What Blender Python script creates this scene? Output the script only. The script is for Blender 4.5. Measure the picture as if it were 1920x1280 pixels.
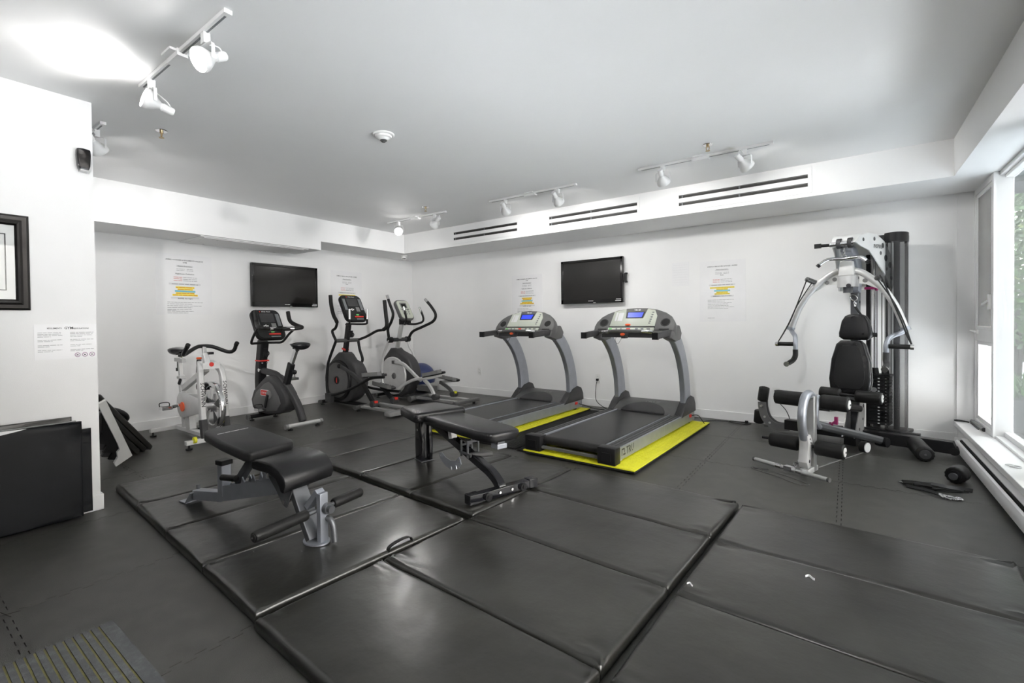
import bpy, bmesh, math, random
from mathutils import Vector as V, Matrix as M
random.seed(7)
R = math.radians
scene = bpy.context.scene
COL = scene.collection
for o in list(bpy.data.objects): bpy.data.objects.remove(o)

# ---------------------------------------------------------------- camera, world, exposure
def make_camera():
    yaw, pitch, roll = -.6543, .0146, -.0121
    f = V((math.sin(yaw) * math.cos(pitch), math.cos(yaw) * math.cos(pitch), -math.sin(pitch)))
    r = V((math.cos(yaw), -math.sin(yaw), 0)); u = r.cross(f)
    r2 = r * math.cos(roll) + u * math.sin(roll); u2 = -r * math.sin(roll) + u * math.cos(roll)
    c = bpy.data.cameras.new('camera'); o = bpy.data.objects.new('camera', c); COL.objects.link(o)
    m = M((r2, u2, -f)).transposed().to_4x4(); m.translation = (6.3289, -6.1252, 1.175); o.matrix_world = m
    c.sensor_fit = 'HORIZONTAL'; c.sensor_width = 36; c.lens = 890.89 * 36 / 1920
    c.shift_x = (960 - 906.54) / 1920; c.shift_y = -(640 - 617.03) / 1920
    c.clip_start = .05; c.clip_end = 200
    scene.camera = o
make_camera()
EXPOSURE = 0.03
SKY = 17.0
LAMP = 0.5
w = bpy.data.worlds.new('world'); scene.world = w; w.use_nodes = True
w.node_tree.nodes['Background'].inputs[0].default_value = (1, .975, .945, 1)
w.node_tree.nodes['Background'].inputs[1].default_value = SKY
SUN = 34.0
sl = bpy.data.lights.new('sun', 'SUN'); sl.energy = SUN; sl.angle = R(1.5); sl.color = (1, .985, .965)
so = bpy.data.objects.new('sun', sl); COL.objects.link(so); so.rotation_euler = V((-.10, -.06, 1)).to_track_quat('Z', 'Y').to_euler(); so.location = (12, -2, 12)
vs = scene.view_settings
vs.view_transform = 'Standard'; vs.look = 'None'; vs.gamma = 1; vs.exposure = EXPOSURE; vs.use_curve_mapping = False

# ---------------------------------------------------------------- materials
MATS = {}
def mat(name, col, rough=.5, metal=0, spec=.5, noise=None, bump=None, emit=None, coat=0, wear=None):
    """noise=(scale, amount): mottled colour; bump=(scale, strength); wear=(scale, colour, amount): scuffs"""
    m = bpy.data.materials.new(name); m.use_nodes = True; n = m.node_tree.nodes; l = m.node_tree.links
    b = n['Principled BSDF']
    c = col if len(col) == 4 else (*col, 1)
    b.inputs['Base Color'].default_value = c; b.inputs['Roughness'].default_value = rough
    b.inputs['Metallic'].default_value = metal; b.inputs['Specular IOR Level'].default_value = spec
    b.inputs['Coat Weight'].default_value = coat
    tc = n.new('ShaderNodeTexCoord')
    sc = (noise or (6, 0))
    t = n.new('ShaderNodeTexNoise'); t.inputs['Scale'].default_value = sc[0]; t.inputs['Detail'].default_value = 5
    l.new(tc.outputs['Object'], t.inputs['Vector'])
    cr = n.new('ShaderNodeValToRGB'); a = sc[1]
    cr.color_ramp.elements[0].position = .3; cr.color_ramp.elements[1].position = .7
    cr.color_ramp.elements[0].color = tuple(max(0, x * (1 - a)) for x in c[:3]) + (1,)
    cr.color_ramp.elements[1].color = tuple(min(1, x * (1 + a)) for x in c[:3]) + (1,)
    l.new(t.outputs['Fac'], cr.inputs['Fac'])
    src = cr.outputs['Color']
    if wear:
        t2 = n.new('ShaderNodeTexNoise'); t2.inputs['Scale'].default_value = wear[0]; t2.inputs['Detail'].default_value = 8
        t2.inputs['Roughness'].default_value = .7
        l.new(tc.outputs['Object'], t2.inputs['Vector'])
        r2 = n.new('ShaderNodeValToRGB'); r2.color_ramp.elements[0].position = .52; r2.color_ramp.elements[1].position = .75
        r2.color_ramp.elements[1].color = (wear[2],) * 3 + (1,)
        l.new(t2.outputs['Fac'], r2.inputs['Fac'])
        mx = n.new('ShaderNodeMix'); mx.data_type = 'RGBA'
        mx.inputs['B'].default_value = (*wear[1], 1)
        l.new(r2.outputs['Color'], mx.inputs['Factor']); l.new(src, mx.inputs['A']); src = mx.outputs['Result']
    l.new(src, b.inputs['Base Color'])
    if bump:
        tb = n.new('ShaderNodeTexNoise'); tb.inputs['Scale'].default_value = bump[0]; tb.inputs['Detail'].default_value = 4
        l.new(tc.outputs['Object'], tb.inputs['Vector'])
        bp = n.new('ShaderNodeBump'); bp.inputs['Strength'].default_value = bump[1]; bp.inputs['Distance'].default_value = .01
        l.new(tb.outputs['Fac'], bp.inputs['Height']); l.new(bp.outputs['Normal'], b.inputs['Normal'])
    if emit:
        b.inputs['Emission Color'].default_value = (*emit[0], 1); b.inputs['Emission Strength'].default_value = emit[1]
    MATS[name] = m; return m
def see_through(name, col, opacity, rough=.6, gloss=False):
    m = bpy.data.materials.new(name); m.use_nodes = True; n = m.node_tree.nodes; l = m.node_tree.links
    out = n['Material Output']; n.remove(n['Principled BSDF'])
    tr = n.new('ShaderNodeBsdfTransparent'); mx = n.new('ShaderNodeMixShader')
    if gloss:
        s = n.new('ShaderNodeBsdfGlossy'); s.inputs['Roughness'].default_value = .02
        fr = n.new('ShaderNodeFresnel'); fr.inputs['IOR'].default_value = 1.45; src = fr.outputs[0]
        tr.inputs[0].default_value = (.95, .955, .95, 1)
        if gloss == 'dimming':
            tr.inputs[0].default_value = (.44, .455, .46, 1)
            ge = n.new('ShaderNodeNewGeometry'); iv = n.new('ShaderNodeMath'); iv.operation = 'SUBTRACT'; iv.inputs[0].default_value = 1
            mu = n.new('ShaderNodeMath'); mu.operation = 'MULTIPLY'
            l.new(ge.outputs['Backfacing'], iv.inputs[1]); l.new(iv.outputs[0], mu.inputs[0]); l.new(fr.outputs[0], mu.inputs[1]); src = mu.outputs[0]
        l.new(src, mx.inputs[0])
    else:
        s = n.new('ShaderNodeBsdfPrincipled'); s.inputs['Base Color'].default_value = (*col, 1); s.inputs['Roughness'].default_value = rough
        mx.inputs[0].default_value = opacity
    l.new(tr.outputs[0], mx.inputs[1]); l.new(s.outputs[0], mx.inputs[2]); l.new(mx.outputs[0], out.inputs[0])
    MATS[name] = m; return m

mat('wall', (.84, .84, .84), .75, noise=(3, .012), bump=(180, .05))
mat('ceiling', (.83, .83, .83), .85, noise=(2, .01), bump=(220, .04))
mat('trim', (.82, .82, .82), .35, noise=(5, .01))
mat('rubber', (.038, .037, .033), .36, spec=.8, noise=(9, .3), bump=(420, .3), wear=(4, (.085, .085, .078), .4))
mat('joint', (.006, .006, .006), .8)
mat('vinyl', (.016, .0156, .0135), .28, spec=.7, noise=(4, .25), bump=(7, .4), wear=(3.2, (.05, .05, .045), .45))
mat('vinyl_dark', (.007, .008, .010), .5, spec=.25, noise=(5, .2), bump=(7, .25))
mat('leather', (.010, .010, .011), .26, spec=.4, noise=(8, .15), bump=(300, .12))
mat('pad_matte', (.018, .018, .019), .38, spec=.25, noise=(8, .12), bump=(300, .12))
mat('black', (.012, .012, .013), .38, spec=.25, noise=(10, .1))
mat('planter_grey', (.012, .013, .014), .6)
mat('belt', (.016, .016, .016), .34, spec=.4, noise=(6, .3), bump=(300, .1))
mat('black_gloss', (.008, .008, .010), .12, noise=(10, .1))
mat('black_matte', (.018, .018, .018), .7, spec=.25, noise=(30, .15))
mat('foam', (.014, .014, .014), .45, spec=.25, noise=(20, .15), bump=(60, .1))
mat('charcoal', (.05, .05, .052), .45, spec=.25, noise=(14, .08))
mat('graphite', (.10, .10, .10), .45, noise=(14, .06))
mat('grey', (.20, .20, .20), .45, noise=(14, .06))
mat('grey_metal', (.38, .40, .445), .38, metal=.65, noise=(12, .06))
mat('gunmetal', (.13, .135, .145), .4, metal=.6, noise=(12, .06))
mat('silver', (.55, .55, .55), .32, metal=.7, noise=(12, .05))
mat('silver_paint', (.62, .62, .62), .35, metal=.25, noise=(12, .05))
mat('chrome', (.75, .75, .76), .12, metal=1, noise=(8, .03))
mat('white_plastic', (.78, .78, .77), .4, noise=(10, .02))
mat('white_metal', (.80, .80, .80), .35, noise=(10, .02))
mat('red', (.65, .03, .02), .4, noise=(10, .05))
mat('orange', (.85, .12, .03), .45, noise=(10, .05))
mat('plum', (.30, .02, .12), .4, noise=(10, .05))
mat('yellow', (.66, .64, .02), .6, noise=(20, .06), bump=(160, .1))
mat('lime', (.66, .74, .06), .6, noise=(20, .06))
mat('paper', (.86, .86, .87), .35, noise=(6, .015))
mat('laminate', (.87, .87, .88), .12, noise=(6, .015), coat=.4)
mat('ink', (.03, .03, .035), .5)
mat('ink_grey', (.30, .30, .31), .5)
mat('ink_red', (.60, .12, .10), .5)
mat('ink_purple', (.25, .05, .22), .5)
mat('ink_white', (.75, .75, .75), .5)
mat('mark_yellow', (.90, .72, .02), .5)
mat('mark_blue', (.20, .55, .68), .5)
mat('mark_grey', (.68, .68, .69), .5)
mat('tv_bezel', (.006, .006, .006), .08, noise=(10, .1))
mat('tv_screen', (.012, .011, .010), .16, noise=(10, .1))
mat('lcd_blue', (.02, .03, .25), .3, emit=((.03, .07, .75), .9))
mat('console_face', (.50, .53, .46), .35, noise=(10, .03))
mat('screen_dark', (.010, .011, .011), .25)
mat('key_grey', (.16, .17, .18), .4)
mat('green', (.15, .55, .15), .4)
mat('ball_blue', (.03, .045, .14), .35, noise=(10, .1))
mat('brass', (.5, .38, .22), .3, metal=1)
mat('slot_dark', (.02, .02, .018), .6)
mat('frame_metal', (.045, .043, .042), .25, metal=.8, noise=(6, .3))
mat('bulb_on', (1, 1, 1), .4, emit=((1, .98, .95), 40))
mat('bulb_off', (.6, .6, .6), .2)
mat('wood', (.09, .04, .02), .5, noise=(12, .25))
mat('leaf', (.035, .115, .012), .5, noise=(3, .5))
mat('leaf_light', (.09, .13, .02), .5, noise=(3, .4))
mat('bark', (.02, .015, .01), .8, noise=(12, .3))
mat('pavement', (.66, .70, .75), .7, noise=(4, .08), bump=(60, .1))
mat('asphalt', (.04, .042, .047), .8, noise=(8, .1))
mat('brickwork', (.48, .46, .44), .8, noise=(5, .2))
mat('facade', (.03, .04, .043), .6, noise=(3, .1))
mat('groove_olive', (.16, .145, .045), .6, noise=(30, .25))
mat('rib_grey', (.07, .075, .08), .5, noise=(40, .2), bump=(300, .15), wear=(40, (.3, .3, .3), .25))
see_through('glass', (1, 1, 1), 0, gloss=True)
see_through('dimming_glass', (1, 1, 1), 0, gloss='dimming')  # grey tint put in to keep the view outside from burning out
see_through('screen_mesh', (.10, .10, .10), .62)
see_through('shroud_mesh', (.02, .02, .022), .72, rough=.5)

# ---------------------------------------------------------------- mesh helpers
def sm(pts, k=6, closed=False):
    P = [V(p) for p in pts]; out = []; n = len(P)
    for i in range(n if closed else n - 1):
        if closed: a, b, c, d = P[i - 1], P[i], P[(i + 1) % n], P[(i + 2) % n]
        else: a, b, c, d = P[max(i - 1, 0)], P[i], P[i + 1], P[min(i + 2, n - 1)]
        for j in range(k):
            t = j / k
            out.append(.5 * ((2 * b) + (c - a) * t + (2 * a - 5 * b + 4 * c - d) * t * t + (3 * b - a - 3 * c + d) * t ** 3))
    if not closed: out.append(P[-1])
    return out
def rrect(w, h, r, n=4):
    o = []
    for cx, cy, a0 in ((w / 2 - r, h / 2 - r, 0), (-w / 2 + r, h / 2 - r, 90), (-w / 2 + r, -h / 2 + r, 180), (w / 2 - r, -h / 2 + r, 270)):
        for i in range(n + 1):
            a = R(a0 + 90 * i / n); o.append((cx + r * math.cos(a), cy + r * math.sin(a)))
    return o
def ell(rx, ry, n=28, cx=0, cy=0):
    return [(cx + rx * math.cos(2 * math.pi * i / n), cy + ry * math.sin(2 * math.pi * i / n)) for i in range(n)]
class MB:
    def __init__(s): s.bm = bmesh.new(); s.m = M.Identity(4)
    def at(s, loc=(0, 0, 0), rot=None):
        s.m = M.Translation(V(loc)) @ (rot.to_4x4() if rot is not None else M.Identity(4)); return s
    def v(s, p): return s.bm.verts.new(s.m @ V(p))
    def f(s, vs):
        try: return s.bm.faces.new(vs)
        except ValueError: return None
    def box(s, c, d, r=0, seg=2):
        x, y, z = [k / 2 for k in d]; c = V(c)
        vs = [s.v(c + V((a * x, b * y, e * z))) for e in (-1, 1) for a, b in ((-1, -1), (1, -1), (1, 1), (-1, 1))]
        F = [s.f([vs[i] for i in q]) for q in ((3, 2, 1, 0), (4, 5, 6, 7), (0, 1, 5, 4), (1, 2, 6, 5), (2, 3, 7, 6), (3, 0, 4, 7))]
        if r: s._bev(F, r, seg)
        return s
    def _bev(s, faces, r, seg=2, ang=30):
        es = {e for f in faces if f for e in f.edges if len(e.link_faces) == 2 and e.calc_face_angle(0) > R(ang)}
        bmesh.ops.bevel(s.bm, geom=list(es), offset=r, segments=seg, affect='EDGES', profile=.5, clamp_overlap=True)
    def bx(s, x0, x1, y0, y1, z0, z1, r=0, seg=2):
        return s.box(((x0 + x1) / 2, (y0 + y1) / 2, (z0 + z1) / 2), (x1 - x0, y1 - y0, z1 - z0), r, seg)
    def cyl(s, p, q, r, r2=None, n=18, caps=True):
        return s.tube([p, q], [r, r if r2 is None else r2], n, caps)
    def tube(s, pts, r, n=10, caps=True, closed=False):
        P = [V(p) for p in pts]; N = len(P); rs = r if isinstance(r, (list, tuple)) else [r] * N
        rings = []; up = None
        for i in range(N):
            if closed: t = (P[(i + 1) % N] - P[i - 1])
            else: t = P[min(i + 1, N - 1)] - P[max(i - 1, 0)]
            t.normalize()
            if up is None:
                up = V((0, 0, 1)) if abs(t.z) < .9 else V((0, 1, 0))
            a = up - t * up.dot(t)
            if a.length < 1e-6: a = t.orthogonal()
            a.normalize(); b = t.cross(a); up = a
            rings.append([s.v(P[i] + (a * math.cos(2 * math.pi * j / n) + b * math.sin(2 * math.pi * j / n)) * rs[i]) for j in range(n)])
        for i in range(N if closed else N - 1):
            A, B = rings[i], rings[(i + 1) % N]
            for j in range(n): s.f([A[j], A[(j + 1) % n], B[(j + 1) % n], B[j]])
        if caps and not closed:
            s.f(rings[0][::-1]); s.f(rings[-1])
        return s
    def strip(s, pts, w, h, lat=(0, 1, 0), closed=False):
        """rectangular section swept along pts; lat = fixed axis of width w; w, h may be lists"""
        P = [V(p) for p in pts]; N = len(P); L = V(lat).normalized(); rings = []
        ws = w if isinstance(w, (list, tuple)) else [w] * N; hs = h if isinstance(h, (list, tuple)) else [h] * N
        for i in range(N):
            t = (P[min(i + 1, N - 1)] - P[max(i - 1, 0)]).normalized() if not closed else (P[(i + 1) % N] - P[i - 1]).normalized()
            nn = t.cross(L).normalized()
            rings.append([s.v(P[i] + L * a * ws[i] / 2 + nn * b * hs[i] / 2) for a, b in ((-1, -1), (1, -1), (1, 1), (-1, 1))])
        for i in range(N if closed else N - 1):
            A, B = rings[i], rings[(i + 1) % N]
            for j in range(4): s.f([A[j], A[(j + 1) % 4], B[(j + 1) % 4], B[j]])
        if not closed: s.f(rings[0][::-1]); s.f(rings[-1])
        return s
    def bar(s, p, q, w, h, lat=None):
        t = (V(q) - V(p)).normalized()
        if lat is None: lat = V((0, 0, 1)).cross(t) if abs(t.z) < .95 else V((0, 1, 0))
        return s.strip([p, q], w, h, lat)
    def prism(s, poly, a, b, plane='xy', bev=0, seg=2, ang=30):
        """poly of 2D points extruded from a to b along the third axis"""
        g = {'xy': lambda p, t: (p[0], p[1], t), 'xz': lambda p, t: (p[0], t, p[1]), 'yz': lambda p, t: (t, p[0], p[1])}[plane]
        A = [s.v(g(p, a)) for p in poly]; B = [s.v(g(p, b)) for p in poly]; n = len(poly)
        F = [s.f(A[::-1]), s.f(B)] + [s.f([A[i], A[(i + 1) % n], B[(i + 1) % n], B[i]]) for i in range(n)]
        F = [f for f in F if f]
        bmesh.ops.recalc_face_normals(s.bm, faces=F)
        if bev: s._bev(F, bev, seg, ang)
        return s
    def lathe(s, prof, p, axis=(0, 0, 1), n=24, caps=True):
        """prof [(r, h)] along axis from p"""
        p = V(p); t = V(axis).normalized(); a = t.orthogonal().normalized(); b = t.cross(a); rings = []
        for r, h in prof:
            rings.append([s.v(p + t * h + (a * math.cos(2 * math.pi * j / n) + b * math.sin(2 * math.pi * j / n)) * max(r, 1e-4)) for j in range(n)])
        for A, B in zip(rings, rings[1:]):
            for j in range(n): s.f([A[j], A[(j + 1) % n], B[(j + 1) % n], B[j]])
        if caps: s.f(rings[0][::-1]); s.f(rings[-1])
        return s
    def sphere(s, c, r, sc=(1, 1, 1), u=20, v=12):
        m = s.m @ M.Translation(V(c)) @ M.Diagonal((*[r * k for k in sc], 1))
        bmesh.ops.create_uvsphere(s.bm, u_segments=u, v_segments=v, radius=1, matrix=m); return s
    def torus(s, c, R0, r, axis=(0, 0, 1), n=28, k=10, sc=1):
        t = V(axis).normalized(); a = t.orthogonal().normalized(); b = t.cross(a)
        return s.tube([V(c) + (a * math.cos(2 * math.pi * i / n) + b * sc * math.sin(2 * math.pi * i / n)) * R0 for i in range(n)], r, k, closed=True)
    def build(s, name, m, parent=None, smooth=True, ang=35, bev=0):
        me = bpy.data.meshes.new(name)
        bmesh.ops.recalc_face_normals(s.bm, faces=s.bm.faces[:])
        s.bm.to_mesh(me); s.bm.free()
        me.materials.append(MATS[m] if isinstance(m, str) else m)
        if smooth:
            me.polygons.foreach_set('use_smooth', [True] * len(me.polygons)); me.set_sharp_from_angle(angle=R(ang))
        o = bpy.data.objects.new(name, me); COL.objects.link(o); o.parent = parent
        if bev:
            md = o.modifiers.new('bevel', 'BEVEL'); md.width = bev; md.segments = 2; md.limit_method = 'ANGLE'; md.angle_limit = R(40)
        return o
def tag(o, label, cat, group=None):
    o['label'] = label; o['category'] = cat
    if group: o['group'] = group
    return o
def thing(name, label, cat, loc=(0, 0, 0), rz=0, group=None):
    o = bpy.data.objects.new(name, None); COL.objects.link(o); o.location = loc; o.rotation_euler = (0, 0, R(rz)); o.empty_display_size = .1
    return tag(o, label, cat, group)
def struct(o, label=None):
    o['kind'] = 'structure'
    if label: o['label'] = label
    return o
def dup(root, loc=None, rz=None, label=None):
    r = root.copy(); COL.objects.link(r)
    if loc is not None: r.location = loc
    if rz is not None: r.rotation_euler = (0, 0, R(rz))
    if label: r['label'] = label
    for ch in list(root.children):
        c = ch.copy(); COL.objects.link(c); c.parent = r
        for g in list(ch.children):
            d = g.copy(); COL.objects.link(d); d.parent = c
    return r
def frame(o, x, y):
    """3x3 with columns x, y, x cross y"""
    x = V(x).normalized(); y = V(y); y = (y - x * y.dot(x)).normalized(); z = x.cross(y)
    m = M((x, y, z)).transposed().to_4x4(); m.translation = V(o); return m
def text(items, name, m, parent, mtx, shear=0):
    """flat lettering: items (string, x, y, size, align)"""
    mb = MB(); bm = mb.bm
    for s, x, y, size, al in items:
        c = bpy.data.curves.new('t', 'FONT'); c.body = s; c.size = size; c.align_x = al; c.resolution_u = 1; c.shear = shear; c.offset = size * .016
        o = bpy.data.objects.new('t', c); me = bpy.data.meshes.new_from_object(o)
        me.transform(mtx @ M.Translation((x, y, 0))); bm.from_mesh(me)
        bpy.data.objects.remove(o); bpy.data.curves.remove(c); bpy.data.meshes.remove(me)
    return mb.build(name, m, parent, smooth=False)
def quads(rects, name, m, parent, mtx):
    """flat print: rects (x0, x1, y0, y1)"""
    mb = MB(); mb.m = mtx
    for x0, x1, y0, y1 in rects: mb.f([mb.v((x0, y0, 0)), mb.v((x1, y0, 0)), mb.v((x1, y1, 0)), mb.v((x0, y1, 0))])
    o = mb.build(name, m, parent, smooth=False)
    if name == 'small_print': o['kind'] = 'stuff'
    return o
def words(x0, x1, y, h, rng, gap=.35):
    """a printed line too small to read: a row of word-length dashes"""
    out = []; x = x0
    while x < x1:
        wd = min(rng.uniform(2, 7) * h, x1 - x); out.append((x, x + wd, y, y + h * .55)); x += wd + h * gap * 2
    return out
# ---------------------------------------------------------------- room shell
HC, HS, HL = 2.604, 2.303, 2.186
XA, YB, XR, LX, LY, YF = .629, -.774, 7.007, 2.5, -5.215, -8.8
def slab(name, m, parent, *b, **k): return MB().bx(*b).build(name, m, parent, smooth=False, **k)
struct(slab('wall_back', 'wall', None, -.2, 7.4, 0, .2, -.1, 2.75), 'white painted wall behind the treadmills')
struct(slab('wall_back_left', 'wall', None, -.2, 0, LY, 0, -.1, 2.75), 'white painted wall behind the bikes')
struct(slab('wall_left', 'wall', None, -.2, LX, YF, LY, -.1, HC), 'white wall with the framed picture')
struct(slab('wall_front', 'wall', None, -.2, 7.5, YF - .2, YF, -.1, 2.75), 'white wall opposite the treadmills')
struct(slab('wall_right', 'wall', None, 7.13, 7.40, YF, 0, -.1, .17), 'low white wall under the windows')
ceil = struct(slab('ceiling', 'ceiling', None, -.2, 7.41, YF - .2, .2, HC, HC + .15), 'flat white ceiling')
slab('bulkhead', 'wall', ceil, 0, XA, LY, -2.311, HL, HC)
slab('bulkhead', 'wall', ceil, 0, XA, -2.311, 0, HS, HC)
slab('bulkhead', 'wall', ceil, XA, XR, YB, 0, HS, HC)
slab('bulkhead', 'wall', ceil, XR, 7.41, YF, 0, HS, HC)
# access panel under the low bulkhead
ap = thing('access_panel', 'white hinged access panel under the low ceiling box above a television', 'panel', (0, 0, HL))
MB().bx(.02, .60, -3.82, -2.48, -.012, 0).build('panel_frame', 'trim', ap, bev=.002)
MB().bx(.05, .57, -3.77, -2.53, -.02, -.008).build('panel_door', 'ceiling', ap, bev=.002)
for y in (-3.6, -2.7):
    for x in (.12, .5): MB().cyl((x, y, -.022), (x, y, -.018), .012, n=12).build('screw', 'silver', ap)
# baseboards
def bboard(name, *b): return struct(slab(name, 'trim', None, *b, bev=.003), 'white painted baseboard')
bboard('baseboard_back', 0, 7.13, -.014, 0, 0, .10)
bboard('baseboard_back_left', 0, .014, LY, -.014, 0, .10)
bboard('baseboard_left', LX, LX + .014, YF, LY + .014, 0, .10)
bboard('baseboard_return', .014, LX, LY, LY + .014, 0, .10)
struct(slab('trim_1', 'trim', None, 7.124, 7.235, -.012, 0, .213, HS), 'white corner board beside the window')

# rubber floor: interlocking tiles
floor = struct(slab('floor', 'joint', None, -.2, 7.4, YF - .2, .2, -.12, -.008), 'black interlocking rubber floor')
TX, TY = .9, .976
def wave(L, n, a):
    o = []
    for i in range(n):
        t0, t1 = i / n, (i + .5) / n
        o += [(t0 * L, a), (t1 * L, a), (t1 * L, -a), ((i + 1) / n * L, -a)]
    return o[:-1]
def tile_mesh():
    e, a = 12, .011; bot = [(p, q) for p, q in wave(TX, e, a)]; side = wave(TY, e, a)
    P = [(0, 0)] + [(x, y) for x, y in bot[1:]] + [(TX, 0)] + [(TX + y, x) for x, y in side[1:]] + [(TX, TY)]
    P += [(x, TY + y) for x, y in bot[1:]][::-1] + [(0, TY)] + [(y, x) for x, y in side[1:]][::-1]
    k = .9964; P = [((x - TX / 2) * k, (y - TY / 2) * k) for x, y in P]
    mb = MB(); mb.prism(P, -.008, 0); o = mb.build('tile', 'rubber', floor, smooth=False); return o
t0 = tile_mesh(); first = True
for i in range(-5, 3):
    for j in range(-9, 1):
        cx, cy = 4.486 + TX * i + TX / 2, -.914 + TY * j + TY / 2
        if cx < LX - .45 and cy < LY - .49: continue
        t = t0 if first else t0.copy()
        if not first: COL.objects.link(t)
        first = False; t.location = (cx, cy, 0)

# ---------------------------------------------------------------- windows, sill, heater
wn = struct(slab('window_sill', 'trim', None, 7.105, 7.40, YF, 0, .17, .213, bev=.004), 'white window sill board')
wn.name = 'trim_2'
def frame_rect(mb, x0, x1, y0, y1, z0, z1, t):
    mb.bx(x0, x1, y0, y0 + t, z0, z1).bx(x0, x1, y1 - t, y1, z0, z1).bx(x0, x1, y0 + t, y1 - t, z0, z0 + t).bx(x0, x1, y0 + t, y1 - t, z1 - t, z1)
w1 = MB(); frame_rect(w1, 7.235, 7.345, -.72, 0, .213, HS, .05)
w1.bx(7.24, 7.33, -.67, -.05, .96, 1.06)
w1 = struct(w1.build('window_1', 'trim', None, smooth=False, bev=.003), 'narrow white window with insect screen beside the corner')
mb = MB(); frame_rect(mb, 7.242, 7.28, -.63, -.055, 1.06, 2.25, .028); mb.build('sash', 'trim', w1, smooth=False, bev=.002)
MB().bx(7.250, 7.252, -.60, -.08, 1.09, 2.22).build('insect_screen', 'screen_mesh', w1, smooth=False)
MB().bx(7.318, 7.324, -.65, -.05, 1.06, 2.25).build('pane', 'glass', w1, smooth=False)
MB().bx(7.318, 7.324, -.67, -.05, .263, .96).build('pane', 'glass', w1, smooth=False)
mb = MB(); frame_rect(mb, 7.25, 7.30, -.67, -.05, .263, .96, .03); mb.build('glazing_bead', 'trim', w1, smooth=False, bev=.002)
MB().box((7.235, -.64, 1.29), (.03, .03, .12), .006).bar((7.225, -.64, 1.30), (7.205, -.53, 1.27), .014, .02).build('latch', 'white_plastic', w1)
MB().box((7.24, -.13, 1.04), (.03, .09, .035), .006).cyl((7.22, -.16, 1.04), (7.20, -.1, 1.05), .008).build('crank_handle', 'white_plastic', w1)
def big_window(name, y0, y1, lab, gl='glass'):
    mb = MB(); frame_rect(mb, 7.30, 7.354, y0, y1, .213, HS, .055); mb.bx(7.248, 7.345, y1 - .09, y1, .213, HS)
    mb.bx(7.27, 7.31, y0, y1, HS - .03, HS).bx(7.25, 7.30, y0, y1 - .09, .213, .232)
    o = struct(mb.build(name, 'trim', None, smooth=False, bev=.003), lab)
    MB().bx(7.343, 7.349, y0 + .05, y1 - .05, .26, HS - .05).build('pane', gl, o, smooth=False)
big_window('window_2', -1.95, -.72 + .09, 'narrow tall window pane looking onto the street', 'dimming_glass')
big_window('window_4', -3.3, -1.95, 'tall fixed window pane beside the straps on the floor')
big_window('window_3', -6.0, -3.3, 'tall fixed window pane along the right wall')
struct(slab('wall_right_end', 'wall', None, 7.13, 7.40, YF, -6.0, .213, HS), 'unseen white wall added in place of a last window to cut daylight')  # added out of view so less daylight reaches the left wall
h = thing('baseboard_heater', 'long white electric baseboard heater under the window sill', 'heater', (0, 0, 0))
prof = [(7.063, .03), (7.058, .05), (7.056, .075), (7.058, .095), (7.066, .112), (7.078, .118), (7.084, .112), (7.074, .098), (7.070, .075), (7.072, .05), (7.074, .03)]
MB().prism(prof, -8.2, -.42, 'xz').build('front_cover', 'white_metal', h)
MB().prism([(7.092, .138), (7.13, .142), (7.13, .13), (7.10, .122)], -8.2, -.46, 'xz').build('top_panel', 'white_metal', h, smooth=False)
MB().bx(7.09, 7.128, -8.2, -.44, .03, .12).build('heating_element', 'black_matte', h, smooth=False)
MB().bx(7.06, 7.128, -.42, -.405, .03, .135).build('end_cap', 'white_metal', h, smooth=False, bev=.003)

# ---------------------------------------------------------------- ceiling fixtures
def lamp_head(root, x, aim, on=True, power=30, drop=.14, cone=80, turn=0):
    """spot head hanging from a track running along x (local coordinates, z=0 at the ceiling)"""
    a = V(aim).normalized(); c = V((x, 0, -drop))
    hd = MB().box((x, 0, -.045), (.034, .03, .05), .003).build('lamp_head', 'white_metal', root)
    side = V((0, 0, 1)).cross(a); side = side.normalized() if side.length > .1 else V((1, 0, 0))
    k = .062; pts = [c + side * k - V((0, 0, .012)), c + side * k + V((0, 0, .045)), c + side * k * .75 + V((0, 0, .064)), c - side * k * .75 + V((0, 0, .064)), c - side * k + V((0, 0, .045)), c - side * k - V((0, 0, .012))]
    fw = V((0, 0, 1)).cross(side)
    mb = MB(); mb.strip(sm(pts, 4), .016, .003, fw); mb.build('yoke', 'white_metal', hd)
    mb = MB(); mb.lathe([(.0, -.115), (.020, -.113), (.023, -.105), (.023, -.055), (.019, -.05), (.019, -.042)], c, a, 18); mb.build('socket', 'white_metal', hd)
    mb = MB(); mb.lathe([(.019, -.044), (.027, -.03), (.041, -.01), (.054, .012), (.058, .024), (.058, .040), (.054, .042)], c, a, 22, caps=False); mb.build('reflector', 'white_metal', hd)
    mb = MB(); mb.lathe([(.054, .038), (.034, .045), (.001, .047)], c, a, 22); mb.build('lens', 'bulb_on' if on else 'bulb_off', hd)
    mb = MB(); mb.tube(sm([c - a * .10, c - a * .09 + V((0, 0, .05)) - side * .02, V((x, 0, -.07))], 5), .0035, 6); mb.build('lead', 'white_metal', hd)
    if on:
        L = bpy.data.lights.new('spot', 'SPOT'); L.energy = power * LAMP; L.spot_size = R(cone); L.spot_blend = .7; L.shadow_soft_size = .045; L.color = (1, .985, .96)
        o = bpy.data.objects.new('spot', L); COL.objects.link(o); o.parent = root
        o.location = c + a * .05; o.rotation_euler = (-a).to_track_quat('Z', 'Y').to_euler()
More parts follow.
